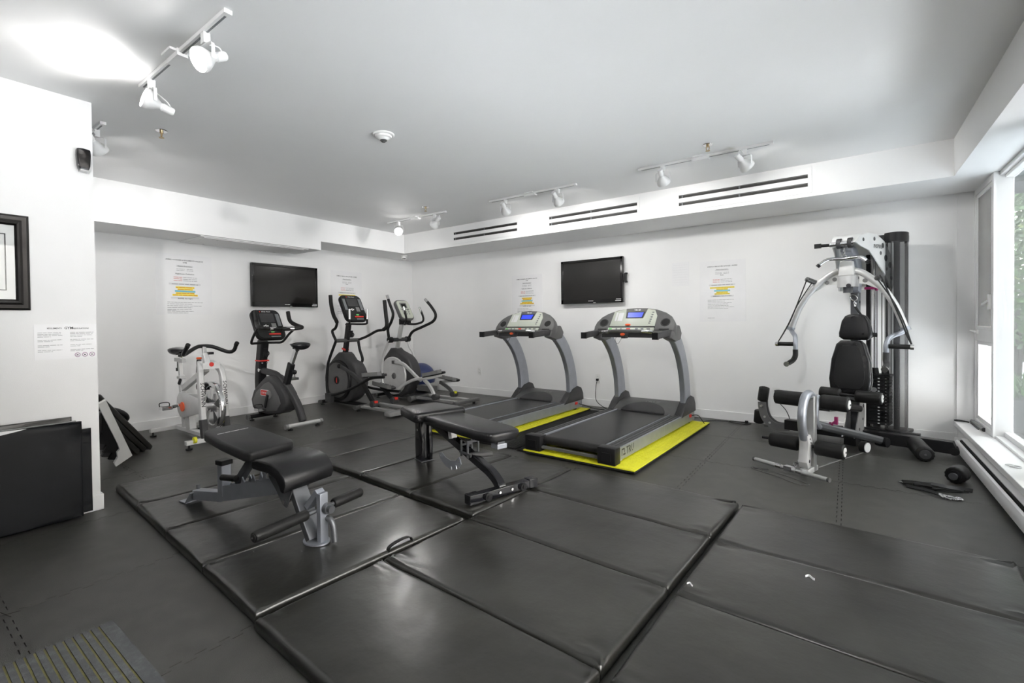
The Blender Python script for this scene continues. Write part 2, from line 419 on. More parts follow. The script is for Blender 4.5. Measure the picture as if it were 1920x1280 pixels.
def track(x0, x1, y, heads, label, box=None):
    t = thing('track_light', label, 'track light', ((x0 + x1) / 2, y, HC), 0, 'white track lights on the ceiling')
    L = (x1 - x0) / 2
    MB().bx(-L, L, -.018, .018, -.020, 0).build('track', 'white_metal', t, smooth=False, bev=.002)
    MB().bx(-L + .03, L - .03, -.0045, .0045, -.0215, -.019).build('track_slot', 'key_grey', t, smooth=False)
    b = (box if box is not None else (x0 + x1) / 2) - (x0 + x1) / 2
    MB().box((b, 0, -.018), (.14, .05, .036), .003).box((b, 0, -.006), (.11, .11, .012), .003).build('feed_box', 'white_metal', t)
    for hx, aim, on, pw, cone in heads: lamp_head(t, hx - (x0 + x1) / 2, aim, on, pw, cone=cone)
    return t
track(3.006, 4.107, -5.095, [(3.16, (-.03, -.95, .24), True, 60, 140), (3.868, (.10, -.85, -.52), True, 12, 110)], 'white ceiling track with two lit lamps nearest the camera', 3.53)
track(1.10, 2.217, -5.085, [(2.06, (-.45, .60, -.6), True, 80, 130), (1.4, (-.5, .65, -.6), True, 60, 130)], 'white ceiling track half hidden behind the left wall corner')
track(1.162, 2.256, -1.577, [(1.375, (.62, -.62, -.50), True, 60, 110), (2.066, (-.80, .15, -.5), True, 70, 120)], 'white ceiling track with one glaring lamp near the far corner')
track(2.976, 4.097, -1.60, [(3.199, (-.15, .80, -.58), True, 76, 125), (3.877, (.05, .80, -.58), True, 74, 125)], 'white ceiling track between the corner track and the longest one')
track(4.757, 5.856, -1.64, [(4.983, (.0, .80, -.58), True, 72, 125), (5.65, (.45, .68, -.58), True, 76, 125)], 'white ceiling track nearest the window with two spot lamps')
track(5.6, 6.7, -7.2, [(6.5, (-.80, .60, -.15), True, 680, 48), (5.85, (-.12, .95, -.26), True, 360, 75)], 'unseen white ceiling track added behind the viewpoint to light the back walls')  # extra lamps out of view, added to brighten both back walls
def sprinkler(x, y, lab):
    s = thing('sprinkler', lab, 'sprinkler', (x, y, HC), 0, 'ceiling sprinklers')
    MB().lathe([(.0, -.004), (.036, -.004), (.040, 0)], (0, 0, 0)).build('escutcheon', 'chrome', s)
    MB().cyl((0, 0, -.02), (0, 0, 0), .012, n=12).tube([(.012, 0, -.018), (.010, 0, -.04), (0, 0, -.05), (-.010, 0, -.04), (-.012, 0, -.018)], .003, 6).build('body', 'brass', s)
    MB().cyl((0, 0, -.053), (0, 0, -.050), .017, n=14).build('deflector', 'brass', s)
sprinkler(2.345, -4.773, 'brass ceiling sprinkler beside the nearest track light')
sprinkler(2.197, -1.882, 'brass ceiling sprinkler above the far corner track light')
sprinkler(5.421, -1.901, 'chrome rimmed ceiling sprinkler above the track nearest the window')
s = thing('smoke_detector', 'round white smoke detector in the middle of the ceiling', 'smoke detector', (3.542, -3.706, HC))
MB().lathe([(.0, -.012), (.074, -.012), (.082, -.006), (.082, 0)], (0, 0, 0), n=32).build('base', 'white_plastic', s)
MB().lathe([(.0, -.044), (.03, -.044), (.040, -.036), (.046, -.028), (.058, -.024), (.064, -.012)], (0, 0, 0), n=32).build('cover', 'white_plastic', s)
MB().lathe([(.0, -.060), (.012, -.060), (.017, -.054), (.017, -.050), (.026, -.048), (.026, -.044)], (0, 0, 0), n=20).build('sensor', 'graphite', s)
s = thing('security_camera', 'white dome security camera under the far ceiling corner', 'camera', (.50, -.665, HS))
MB().lathe([(.0, -.03), (.045, -.03), (.052, -.022), (.052, 0)], (0, 0, 0)).build('mount', 'white_plastic', s)
MB().sphere((0, 0, -.048), .042).build('eyeball', 'white_plastic', s)
d = V((.72, -.65, -.25)).normalized(); sd = V((.67, .74, 0))
for k in (-1, 1): MB().cyl(V((0, 0, -.055)) + d * .03 + sd * .013 * k, V((0, 0, -.055)) + d * .041 + sd * .013 * k, .009, n=12).build('lens', 'black_gloss', s)
def vent(x0, x1, lab):
    s = thing('air_vent', lab, 'air vent', ((x0 + x1) / 2, YB, 2.452), 0, 'slot vents in the ceiling box')
    L = (x1 - x0) / 2; e = .03
    MB().bx(-L - e, L + e, -.001, 0, -.115, .115).build('backing', 'slot_dark', s, smooth=False)
    mb = MB()
    for a, b in ((-.115, -.057), (-.022, .022), (.057, .115)): mb.bx(-L, L, -.008, 0, a, b)
    mb.bx(-L - e, -L, -.008, 0, -.115, .115).bx(L, L + e, -.008, 0, -.115, .115); mb.build('face_plate', 'wall', s, smooth=False)
    for a, b in ((-.057, -.022), (.022, .057)):
        MB().bx(0, .012, -.006, -.001, a, b).bx(-L + .03, -L + .04, -.006, -.001, a, b).build('divider', 'key_grey', s, smooth=False)
        MB().bx(-L, L, -.004, -.001, b - .009, b).build('slot_vane', 'graphite', s, smooth=False)
vent(1.692, 2.817, 'two slot air vent above the far corner')
vent(3.305, 4.439, 'two slot air vent above the wall television')
vent(4.89, 6.036, 'two slot air vent nearest the window')

# ---------------------------------------------------------------- things on the walls
WX = lambda x, z, o=0: frame((x, -o, z), (1, 0, 0), (0, 0, 1))         # print on the back wall, x to the right
WY = lambda y, z, o=0, x=0: frame((x + o, y, z), (0, 1, 0), (0, 0, 1))  # print on a wall facing +x, +y to the right
def poster(name, lab, mtx, w, h, lang, seed):
    rg = random.Random(seed)
    root = bpy.data.objects.new(name, None); COL.objects.link(root); root.matrix_world = mtx; tag(root, lab, 'poster', 'laminated gym rule posters')
    I = M.Translation((0, 0, .0035)); I2 = M.Translation((0, 0, .0042))
    MB().bx(-w / 2, w / 2, -h / 2, h / 2, .0005, .003).build('sheet', 'laminate', root, smooth=False)
    s = w / .60
    T = h / 2
    if lang == 'fr':
        text([('AVERE / HORAIRE & RÈGLEMENTS SALLE DE', 0, T - .075 * s, .0205 * s, 'CENTER'), ('GYM', 0, T - .102 * s, .0205 * s, 'CENTER'), ("Heures d'ouverture", 0, T - .145 * s, .019 * s, 'CENTER'),
              ("Règlements d'utilisation", 0, T - .235 * s, .021 * s, 'CENTER'), ('RAPPEL des règles', 0, T - .525 * s, .021 * s, 'CENTER')], 'lettering', 'ink', root, I2)
    else:
        text([('GYM ROOM HOURS & RULES / AVERE', 0, T - .09 * s, .0235 * s, 'CENTER'), ('Hours of operation', 0, T - .135 * s, .019 * s, 'CENTER'), ('Rules', 0, T - .215 * s, .02 * s, 'CENTER'),
              ('REMINDER of rules of conduct', 0, T - .515 * s, .019 * s, 'CENTER')], 'lettering', 'ink', root, I2)
    g = []
    for k in range(2): g += words(-.09 * s, 0, T - (.175 + .016 * k) * s, .008 * s, rg) + words(.02 * s, .09 * s, T - (.175 + .016 * k) * s, .008 * s, rg)
    for k in range(3): g += words(-.02 * s, .13 * s, T - (.272 + .02 * k) * s, .009 * s, rg)
    for k in range(7): g += words(-.19 * s, rg.uniform(.02, .2) * s, T - (.565 + .021 * k) * s, .0085 * s, rg)
    g += words(-.19 * s, -.10 * s, -h / 2 + .05 * s, .009 * s, rg)
    quads(g, 'small_print', 'ink_grey', root, I2)
    r = []
    for k in range(3): r += words(-.12 * s, -.03 * s, T - (.272 + .02 * k) * s, .009 * s, rg)
    quads(r, 'small_print', 'ink_red', root, I2)
    for q in ((-.09 * s, .09 * s, T - .15 * s, T - .128 * s), (-.17 * s, .17 * s, T - .36 * s, T - .338 * s), (-.15 * s, .15 * s, T - .522 * s, T - .50 * s)): quads([q], 'heading_band', 'mark_grey', root, I)
    quads(words(-.14 * s, .14 * s, T - .354 * s, .013 * s, rg), 'small_print', 'ink_grey', root, I2)
    ws = (.10, .082, .11, .10, .135) if lang == 'fr' else (.16, .075, .105, .075, .10)
    yy = [T - (.378 + .0225 * k) * s for k in range(5)]
    for k, (a, y) in enumerate(zip(ws, yy)): quads([(-a * s, a * s, y - .021 * s, y)], 'highlight', 'mark_blue' if k == 2 else 'mark_yellow', root, I)
    rr = []
    for k in (0, 1, 3, 4): rr += words(-ws[k] * s * .95, ws[k] * s * .95, yy[k] - .015 * s, .011 * s, rg)
    quads(rr, 'small_print', MATS['ink_red'] if lang == 'fr' else MATS['brass'], root, I2)
    return root
poster('rules_poster', 'French rules poster left of the television behind the bikes', WY(-3.764, 1.67), .61, .72, 'fr', 1)
poster('rules_poster', 'English rules poster between the left television and the corner', WY(-1.435, 1.664), .585, .69, 'en', 2)
poster('rules_poster', 'French rules poster behind the left treadmill console', WX(2.47, 1.54), .545, .69, 'fr', 3)
poster('rules_poster', 'English rules poster beside the home gym', WX(5.16, 1.508), .49, .715, 'en', 4)
sh = thing('paper_sheet', 'small almost blank white sheet taped right of the wall television', 'sheet', (4.695, 0, 1.737))
MB().bx(-.10, .10, -.003, -.0005, -.145, .145).build('sheet', 'laminate', sh, smooth=False)
rg = random.Random(9); quads([q for k in range(8) for q in words(-.08, .08, .11 - .03 * k, .004, rg)], 'small_print', 'mark_grey', sh, WX(0, 0, .0035))
# landscape notice and picture on the left wall (faces +x: right in the picture = +y)
nt = bpy.data.objects.new('gym_notice', None); COL.objects.link(nt); nt.matrix_world = WY(-5.366, 1.086, 0, LX); tag(nt, 'white gym regulations notice with three prohibition symbols on the left wall', 'notice')
MB().bx(-.147, .147, -.105, .108, .0005, .002).build('sheet', 'paper', nt, smooth=False)
I2 = M.Translation((0, 0, .0028)); rg = random.Random(3)
text([('GYM', .012, .078, .021, 'CENTER'), ('RÈGLEMENTS', -.055, .08, .0115, 'CENTER'), ('REGULATIONS', .072, .078, .0115, 'CENTER')], 'lettering', 'ink', nt, I2)
g = []
for bx in (-.132, .018):
    for y, n in ((.056, 4), (.012, 2), (-.02, 2), (-.05, 2)):
        for k in range(n): g += words(bx, bx + rg.uniform(.05 if k == n - 1 else .105, .115 if k < n - 1 else .07), y - .0085 * k, .0045, rg)
quads(g, 'small_print', 'ink_grey', nt, I2)
for k in range(3):
    c = V((.052 + .036 * k, -.083, .0028))
    MB().torus(c, .0125, .0013, n=24, k=5).bar(c + V((-.009, .009, 0)), c + V((.009, -.009, 0)), .002, .001, (0, 0, 1)).build('prohibition_symbol', 'ink_purple', nt)
    MB().bx(c.x - .004, c.x + .004, c.y - .003, c.y + .002, .002, .003).bx(c.x - .007, c.x - .003, c.y - .006, c.y - .004, .002, .003).build('pictogram', 'ink', nt, smooth=False)
pf = bpy.data.objects.new('picture_frame', None); COL.objects.link(pf); pf.matrix_world = WY(-5.885, 1.553, 0, LX); tag(pf, 'dark metallic picture frame with white mat on the left wall', 'picture')
FW, FH = .36, .275
fr = [(0, 0), (.0, .012), (.012, .022), (.03, .018), (.042, .026), (.052, .022), (.062, .008), (.062, 0)]
mb = MB(); rings = []
for sx, sy in ((-1, -1), (1, -1), (1, 1), (-1, 1)): rings.append([mb.v((sx * (FW - d), sy * (FH - d), zz)) for d, zz in fr])
for i in range(4):
    A, B = rings[i], rings[(i + 1) % 4]
    for j in range(len(fr) - 1): mb.f([A[j], B[j], B[j + 1], A[j + 1]])
mb.build('frame', 'frame_metal', pf, ang=20)
MB().bx(-FW + .05, FW - .05, -FH + .05, FH - .05, .001, .006).build('mat_board', 'paper', pf, smooth=False)
mb = MB()
for a, b, c_, d_ in ((-.24, .262, .158, .163), (-.24, .262, -.163, -.158), (.257, .262, -.163, .163), (-.262, -.257, -.163, .163)): mb.bx(a, b, c_, d_, .006, .008)
mb.build('mat_line', 'ink', pf, smooth=False)
MB().bx(-FW + .06, FW - .06, -FH + .06, FH - .06, .009, .0105).build('glazing', 'glass', pf, smooth=False)
ms = bpy.data.objects.new('motion_sensor', None); COL.objects.link(ms); ms.matrix_world = WY(-5.268, 2.22, 0, LX); tag(ms, 'shiny dark wall sensor high on the left wall', 'sensor')
MB().prism([(-.034, .068), (0, .072), (.034, .068), (.036, .03), (.032, -.035), (.024, -.062), (-.024, -.062), (-.032, -.035), (-.036, .03)], .0, .045, bev=.008).build('case', 'black_gloss', ms)
MB().prism([(-.027, .05), (.027, .05), (.028, .02), (.022, -.05), (-.022, -.05), (-.028, .02)], .045, .05, bev=.002).build('lens', 'frame_metal', ms)
MB().bx(-.02, .02, -.07, -.062, .0, .05).build('base', 'silver', ms, smooth=False)

def television(lab, loc, rz, W, Hh, seed):
    t = thing('television', lab, 'television', loc, rz)      # local: x right, -y out of the wall
    MB().box((0, -.055, 0), (W, .05, Hh), .008).build('housing', 'tv_bezel', t)
    b = .035
    mb = MB(); y0, y1 = -.088, -.078
    mb.bx(-W / 2, W / 2, y0, y1, Hh / 2 - b, Hh / 2).bx(-W / 2, W / 2, y0, y1, -Hh / 2, -Hh / 2 + b * 1.7).bx(-W / 2, -W / 2 + b, y0, y1, -Hh / 2, Hh / 2).bx(W / 2 - b, W / 2, y0, y1, -Hh / 2, Hh / 2)
    mb.build('bezel', 'tv_bezel', t, bev=.004)
    MB().bx(-W / 2 + b, W / 2 - b, -.082, -.079, -Hh / 2 + b * 1.7, Hh / 2 - b).build('screen', 'tv_screen', t, smooth=False)
    MB().bx(-.2, .2, -.032, -.002, -.15, .15).build('wall_bracket', 'graphite', t, smooth=False)
    rg = random.Random(seed)
    quads(words(-.035, .04, -Hh / 2 + .028, .012, rg, .2), 'brand_mark', 'ink_white', t, frame((0, -.0892, 0), (1, 0, 0), (0, 0, 1)))
    quads([(W / 2 - .10, W / 2 - .02, -Hh / 2 + .02, -Hh / 2 + .028)] + words(W / 2 - .09, W / 2 - .02, -Hh / 2 + .04, .012, rg, .2), 'sticker', 'ink_white', t, frame((0, -.0892, 0), (1, 0, 0), (0, 0, 1)))
    MB().box((.06, -.09, -Hh / 2 + .006), (.035, .012, .012), .003).build('sensor', 'chrome', t)
    return t
television('wall mounted flat television behind the exercise bikes', (0, -2.505, 1.715), 90, .975, .58, 1)
tb = television('wall mounted flat television above the treadmills', (3.545, 0, 1.717), 0, .90, .60, 2)
MB().box((.475, -.045, .02), (.02, .05, .11), .003).box((.485, -.05, .075), (.03, .03, .02)).box((.485, -.05, -.035), (.03, .03, .02)).build('hinge_arm', 'black', tb)
def outlet(x, z, lab):
    o = thing('wall_outlet', lab, 'outlet', (x, 0, z), 0, 'wall outlets')
    MB().box((0, -.003, 0), (.07, .006, .115), .002).build('cover_plate', 'white_plastic', o)
    for k in (-1, 1):
        MB().prism(ell(.017, .015, 16), -.009, -.005, 'xz').at((0, 0, 0)).build('receptacle', 'white_plastic', o).location = (0, 0, k * .024)
        MB().bx(-.008, -.006, -.0098, -.0085, -.005, .005).bx(.006, .008, -.0098, -.0085, -.005, .005).build('slot', 'ink', o, smooth=False).location = (0, 0, k * .024)
outlet(1.542, .381, 'white wall outlet with nothing plugged in')
outlet(3.605, .387, 'white wall outlet behind the right treadmill')
outlet(5.70, .357, 'white wall outlet behind the home gym leg rollers')
# ---------------------------------------------------------------- folding floor mats
def cushion(w, l, t, r, seed, wr=1.8):
    """soft vinyl panel w x l x t centred in x, y, resting on z=0, with creases at its corners"""
    rg = random.Random(seed); a, b = w / 2, l / 2
    def axis(h, n):
        e = [0, .12 * r, .4 * r, .8 * r, 1.3 * r]; inner = [1.3 * r + (2 * h - 2.6 * r) * i / n for i in range(1, n)]
        p = e + inner + [2 * h - k for k in e[::-1]]; return [k - h for k in p]
    X, Y = axis(a, 20), axis(b, 30); mb = MB()
    ph = [rg.uniform(0, 6.3) for _ in range(8)]; amp = [rg.uniform(.5, 1.6) for _ in range(4)]
    def h(x, y):
        d = min(a - abs(x), b - abs(y)); z = t
        if d < r: z = t - r + math.sqrt(max(0, r * r - (r - d) ** 2))
        k = min(1, d / (2 * r))
        z += k * (.0022 * math.sin(5 * x + ph[0]) * math.sin(4 * y + ph[1]) + .0012 * math.sin(17 * x + 6 * y + ph[2]))
        z += .004 * (1 - (x / a) ** 2) * (1 - (y / b) ** 2)
        for i, (cx, cy) in enumerate(((a, b), (-a, b), (-a, -b), (a, -b))):
            dc = math.hypot(x - cx, y - cy)
            if .015 < dc < .30: z += wr * amp[i] * .0035 * (1 - dc / .30) ** 2 * math.sin(math.atan2(abs(y - cy), abs(x - cx)) * 13 + ph[3 + i]) * min(1, d / .012 + .2)
        return z
    top = [[mb.v((x, y, h(x, y))) for y in Y] for x in X]
    for i in range(len(X) - 1):
        for j in range(len(Y) - 1): mb.f([top[i][j], top[i + 1][j], top[i + 1][j + 1], top[i][j + 1]])
    nx, ny = len(X), len(Y)
    ring = [(i, 0) for i in range(nx)] + [(nx - 1, j) for j in range(1, ny)] + [(i, ny - 1) for i in range(nx - 2, -1, -1)] + [(0, j) for j in range(ny - 2, 0, -1)]
    low = []
    for q, (i, j) in enumerate(ring):
        bl = 1.0
        low.append([mb.v((X[i] * s, Y[j] * s, z)) for s, z in ((1.0, t * .45), (.998, t * .12), (.985, 0))])
    n = len(ring)
    for q in range(n):
        A = [top[ring[q][0]][ring[q][1]]] + low[q]; q2 = (q + 1) % n; B = [top[ring[q2][0]][ring[q2][1]]] + low[q2]
        for k in range(3): mb.f([A[k], A[k + 1], B[k + 1], B[k]])
    mb.f([l_[2] for l_ in low])
    return mb
def folding_mat(lab, o, ang, n, pw, pl, along, seed):
    """n panels of width pw side by side along local x ('x') or y ('y'); o = corner on the floor"""
    m = thing('folding_mat', lab, 'exercise mat', (o[0], o[1], 0), ang, 'black folding exercise mats on the floor')
    for k in range(n):
        if along == 'x': p = cushion(pw - .007, pl, .05, .019, seed + k).build('panel', 'vinyl', m, ang=60); p.location = (pw * (k + .5), pl / 2, 0)
        else: p = cushion(pl, pw - .007, .05, .019, seed + k).build('panel', 'vinyl', m, ang=60); p.location = (pl / 2, -pw * (k + .5), 0)
    return m
folding_mat('black folding mat under the bench with foam rollers', (2.185, -5.055), -4, 4, .578, 1.185, 'x', 10)
folding_mat('black folding mat under the bench beside the left treadmill', (2.27, -3.80), -4, 4, .578, 1.115, 'x', 20)
mc = folding_mat('black folding mat in the foreground with a carry strap', (4.660, -2.795), -3.2, 4, .612, 1.135, 'y', 30)
folding_mat('black folding mat closest to the window', (5.815, -2.885), -2.6, 4, .612, 1.13, 'y', 40)
# carry strap loop on the seam between the mats
mb = MB(); mb.strip(sm([(-.078, .02, .035), (-.07, .02, .062), (-.03, .018, .075), (.03, .018, .078), (.07, .02, .066), (.078, .02, .036)], 5), .022, .003, (0, 1, 0))
st = mb.build('carry_strap', 'black_matte', mc); st.location = (-.022, -1.70, 0); st.rotation_euler = (0, 0, R(90))

# mats standing against the left wall
def upright_mat(lab, x0, x1, y1, y0, z1, lean, seed, m='vinyl_dark'):
    o = thing('folded_mat', lab, 'exercise mat', (x0, (y0 + y1) / 2, .012), 0, 'mats standing against the left wall')
    w = y1 - y0
    p = cushion(w, z1, x1 - x0, min(.012, (x1 - x0) * .4), seed, 2.2).build('cover', m, o, ang=60)
    p.matrix_local = M.Rotation(-lean, 4, 'Y') @ frame((0, 0, z1 / 2), (0, 1, 0), (0, 0, 1))
    return o
upright_mat('thin black mat flap closest to the left wall corner', 2.514, 2.530, -5.262, -5.80, .525, 0, 51)
upright_mat('black folded mat standing tallest behind the torn one', 2.536, 2.555, -5.36, -6.9, .615, 0, 52, 'vinyl')
tm = upright_mat('black folded mat with a torn white top edge', 2.564, 2.604, -5.322, -6.9, .585, 0, 53)
MB().prism([(-.32, .57), (-.2, .598), (-.10, .60), (-.02, .597), (-.06, .59), (-.16, .575), (-.25, .566)], .034, .0445, 'yz').build('torn_edge', 'paper', tm).location = (0, .56, -.012)
MB().strip([(.030, -.72, .592), (.030, .76, .592)], .018, .004, (1, 0, 0)).build('edge_binding', 'grey', tm, smooth=False)

# things leaning on the return of the left wall
def lean(root, p, ux, up):
    root.matrix_world = frame(p, ux, up); return root
b = bpy.data.objects.new('foam_tiles', None); COL.objects.link(b); tag(b, 'stack of zigzag edged foam tiles with a white face leaning by the wall corner', 'foam tiles')
yv = V((.615, -.37, .70)).normalized(); xv = V((-.13, -.76, -.67)); xv = (xv - yv * xv.dot(yv)).normalized()
lean(b, (1.50, -4.755, .078), xv, yv)
MB().prism([(0, 0), (.135, 0), (.135, .055), (.095, .10), (.085, .16), (.06, .175), (.055, .26), (.055, .80), (0, .80)], 0, .016, bev=.002).build('white_tile', 'white_plastic', b, smooth=False)
for k in range(4):
    d = .026 * (k + 1); y0 = .06 * k
    ed = [(.07 + d, .04 + y0), (.125 + d, .12 + y0), (.08 + d, .17 + y0), (.135 + d, .24 + y0), (.09 + d, .30 + y0), (.13 + d, .38 + y0), (.08 + d, .46 + y0), (.05, .64)]
    MB().prism([(.012, .02 + y0 * .3)] + ed + [(.012, .64)], .017 + .018 * k, .032 + .018 * k).build('dark_tile', ('black', 'charcoal', 'grey', 'black')[k], b, smooth=False)
lm = bpy.data.objects.new('folded_mat', None); COL.objects.link(lm); tag(lm, 'black folded mat leaning beside the white faced foam tiles', 'exercise mat')
lean(lm, (1.04, -4.43, .004), (-.815, -.58, 0), (.406, -.571, .703))
for k in range(3):
    p = cushion(.20, .82, .052, .018, 60 + k, 1.5).build('panel', 'vinyl', lm, ang=60); p.location = (.10, .41 + .056 * (k + 1), -.056 * (k + 1))
rw = bpy.data.objects.new('rubber_ring', None); COL.objects.link(rw); tag(rw, 'black rubber ring tucked behind the leaning mat', 'ring')
lean(rw, (1.04, -4.43, .004), (-.815, -.58, 0), (.406, -.571, .703))
MB().torus((.10, .52, .024), .085, .02).build('rim', 'black', rw)
MB().cyl((.10, .52, .018), (.10, .52, .028), .08).build('core', 'black_matte', rw)

# ribbed mats
def ribbed_mat(name, lab, x0, x1, y0, y1, t, pitch, m1, m2, along='y', ang=0, grp=None):
    o = thing(name, lab, 'mat', ((x0 + x1) / 2, (y0 + y1) / 2, 0), ang, grp); a, b = (x1 - x0) / 2, (y1 - y0) / 2
    MB().bx(-a, a, -b, b, 0, t * .6).build('base', m2, o, smooth=False)
    n = int((2 * a if along == 'y' else 2 * b) / pitch)
    r0 = None
    for k in range(n):
        c = -(a if along == 'y' else b) + pitch * (k + .5)
        if r0 is None:
            r0 = r = MB().bx(-pitch * .36, pitch * .36, -b, b, t * .5, t).build('rib', m1, o, smooth=False) if along == 'y' else MB().bx(-a, a, -pitch * .36, pitch * .36, t * .5, t).build('rib', m1, o, smooth=False)
        else: r = r0.copy(); COL.objects.link(r)
        r.location = (c, 0, 0) if along == 'y' else (0, c, 0)
    return o
ribbed_mat('entrance_mat', 'grey ribbed entrance mat with olive grooves in the foreground', 4.01, 5.25, -6.85, -5.545, .010, .0262, 'rib_grey', 'groove_olive', 'x')
em = bpy.data.objects['entrance_mat']; MB().bx(-.62, .62, .615, .6525, .0, .0102).build('border', 'rib_grey', em, smooth=False)
ribbed_mat('ribbed_mat', 'black ribbed rubber mat beside the left treadmill', 3.05, 3.90, -2.50, -.36, .014, .028, 'black_matte', 'joint', 'y', 0, 'black ribbed mats under the treadmills')
ribbed_mat('ribbed_mat', 'black ribbed rubber mat under the right treadmill', 3.93, 4.75, -2.52, -.36, .014, .028, 'black_matte', 'joint', 'y', 0, 'black ribbed mats under the treadmills')
def yellow_mat(lab, x0, x1, y0, y1, ang):
    o = thing('yellow_mat', lab, 'mat', ((x0 + x1) / 2, (y0 + y1) / 2, .014), ang, 'yellow foam mats under the treadmills'); a, b = (x1 - x0) / 2, (y1 - y0) / 2
    MB().bx(-a, a, -b, b, 0, .014).build('foam_base', 'black_matte', o, smooth=False)
    MB().bx(-a, a, -b, b, .014, .022).build('foam_top', 'yellow', o, smooth=False)
    mb = MB(); n = int(2 * b / .045)
    for k in range(n):
        y = -b + .045 * (k + .5)
        for i in range(int(2 * a / .045)):
            x = -a + .045 * (i + .5)
            mb.bx(x - .017, x + .017, y - .017, y + .017, .021, .0245)
    p = mb.build('tread_bumps', 'yellow', o, smooth=False); p['kind'] = 'stuff'
yellow_mat('yellow foam mat under the left treadmill', 2.66, 3.63, -2.50, -.36, -1.5)
yellow_mat('yellow foam mat under the right treadmill', 4.06, 5.08, -2.58, -.43, -1.8)
# ---------------------------------------------------------------- treadmill (x right, y forward, z up from the mat)
def make_treadmill(lab, loc, rz):
    t = thing('treadmill', lab, 'treadmill', loc, rz, 'treadmills facing the back wall')
    for s in (-1, 1):
        rl = MB().prism([(s * x, z) for x, z in ((.285, .07), (.285, .128), (.30, .132), (.30, .118), (.4135, .118), (.4135, .02), (.37, .02), (.37, .07))], .05, 2.09, 'xz').build('side_rail', 'grey_metal', t, smooth=False)
        for k in range(3):
            x = s * (.315 + .034 * k); MB().bx(x - .0135, x + .0135, .06, 1.72, .116, .1255).build('foot_rail', 'charcoal', rl, smooth=False, bev=.002)
        MB().prism([(s * x, y) for x, y in ((.27, -.025), (.425, -.03), (.425, .075), (.27, .085))], .0, .135, bev=.008).bx(min(s * .31, s * .39), max(s * .31, s * .39), -.034, -.024, .03, .095).build('end_cap', 'black', t)
        MB().prism([(1.62, .10), (1.74, .20), (1.86, .275), (1.98, .30), (2.07, .275), (2.12, .20), (2.13, .11), (1.70, .105)], min(s * .335, s * .42), max(s * .335, s * .42), 'yz', bev=.012).build('side_cover', 'charcoal', t)
        cl = [(s * .375, 1.90, .15), (s * .375, 1.885, .38), (s * .375, 1.83, .58), (s * .375, 1.72, .78), (s * .375, 1.57, .93), (s * .375, 1.44, 1.01)]
        p = sm(cl, 5); MB().strip(p, .058, [.20 - .05 * i / (len(p) - 1) for i in range(len(p))], (1, 0, 0)).build('upright', 'grey_metal', t, bev=.008)
        hr = MB().bar((s * .385, 1.48, 1.015), (s * .385, .98 if s > 0 else 1.03, .985), .05, .062, (1, 0, 0)).build('handrail', 'charcoal', t, bev=.012)
        MB().box((s * .385, .97 if s > 0 else 1.02, .985), (.056, .03, .066), .01).build('rail_cap', 'black', hr)
        MB().prism([(1.30, .95), (1.36, 1.055), (1.55, 1.085), (1.62, 1.0), (1.58, .93), (1.45, .915)], min(s * .335, s * .43), max(s * .335, s * .43), 'yz', bev=.015).build('rail_joint', 'graphite', t)
        MB().cyl((s * .36, .17, .0), (s * .36, .17, .012), .035, .028).cyl((s * .36, .17, .012), (s * .36, .17, .06), .010, n=10).build('foot', 'silver', t)
        MB().cyl((s * .345, 1.95, .03), (s * .40, 1.95, .03), .03).build('transport_wheel', 'black', t)
    MB().prism([(.035, .075), (.03, .095), (.045, .118), (.08, .124), (1.70, .124), (1.70, .05), (.08, .05), (.045, .058)], -.272, .272, 'yz').build('belt', 'belt', t, ang=60)
    MB().bx(-.27, .27, .0, .03, .025, .05).build('rear_guard', 'graphite', t, smooth=False, bev=.004)
    MB().prism([(1.60, .118), (1.68, .155), (1.80, .20), (1.95, .225), (2.06, .21), (2.12, .15), (2.12, .03), (1.62, .03)], -.34, .34, 'yz', bev=.01).build('motor_hood', 'graphite', t)
    mb = MB(); mb.m = frame((0, 1.605, .128), (1, 0, 0), (0, .92, .39))
    mb.prism([(.24 * math.cos(math.pi * i / 20), .20 * math.sin(math.pi * i / 20)) for i in range(21)], -.02, .012, bev=.006); mb.build('hood_panel', 'charcoal', t)
    text([('TRUE', 0, 0, .07, 'CENTER')], 'hood_lettering', 'grey', t, frame((.04, 1.80, .2145), (1, 0, 0), (0, .985, .17)), .2)
    # console, tilted towards the runner
    C = frame((0, 1.335, 1.03), (1, 0, 0), (0, .60, .80)); Ci = lambda d: C @ M.Translation((0, 0, d))
    half = [(.43, .0), (.437, .06), (.425, .12), (.385, .185), (.32, .235), (.22, .278), (.10, .300)]
    out = half + [(0, .305)] + [(-x, y) for x, y in half[::-1]]
    mb = MB(); mb.m = C; mb.prism(out, -.10, .0, bev=.014, seg=3); cs = mb.build('console', 'graphite', t)
    mb = MB(); mb.m = C; mb.prism([(-.255, .045), (.235, .045), (.235, .19), (.20, .262), (.11, .283), (.0, .29), (-.11, .283), (-.245, .25)], -.001, .008, bev=.002); mb.build('panel', 'console_face', cs)
    mb = MB(); mb.m = C; mb.prism([(-.095, .155), (.095, .155), (.12, .285), (0, .292), (-.115, .283)], .007, .010); mb.build('display_surround', 'graphite', cs)
    mb = MB(); mb.m = C; mb.prism([(-.088, .158), (.088, .158), (.10, .238), (-.092, .238)], .009, .013); mb.build('screen_frame', 'black', cs)
    mb = MB(); mb.m = C; mb.prism([(-.078, .165), (.078, .165), (.088, .230), (-.082, .230)], .012, .014); mb.build('screen', 'lcd_blue', cs)
    text([('TRUE', .01, .253, .03, 'CENTER')], 'lettering', 'ink_white', cs, Ci(.0108))
    mb = MB(); mb.m = C; mb.bx(-.26, .24, .034, .048, -.002, .013); mb.build('groove', 'black', cs)
    mb = MB(); mb.m = C; mb.bx(-.262, .236, -.002, .034, -.001, .009); mb.build('button_strip', 'console_face', cs)
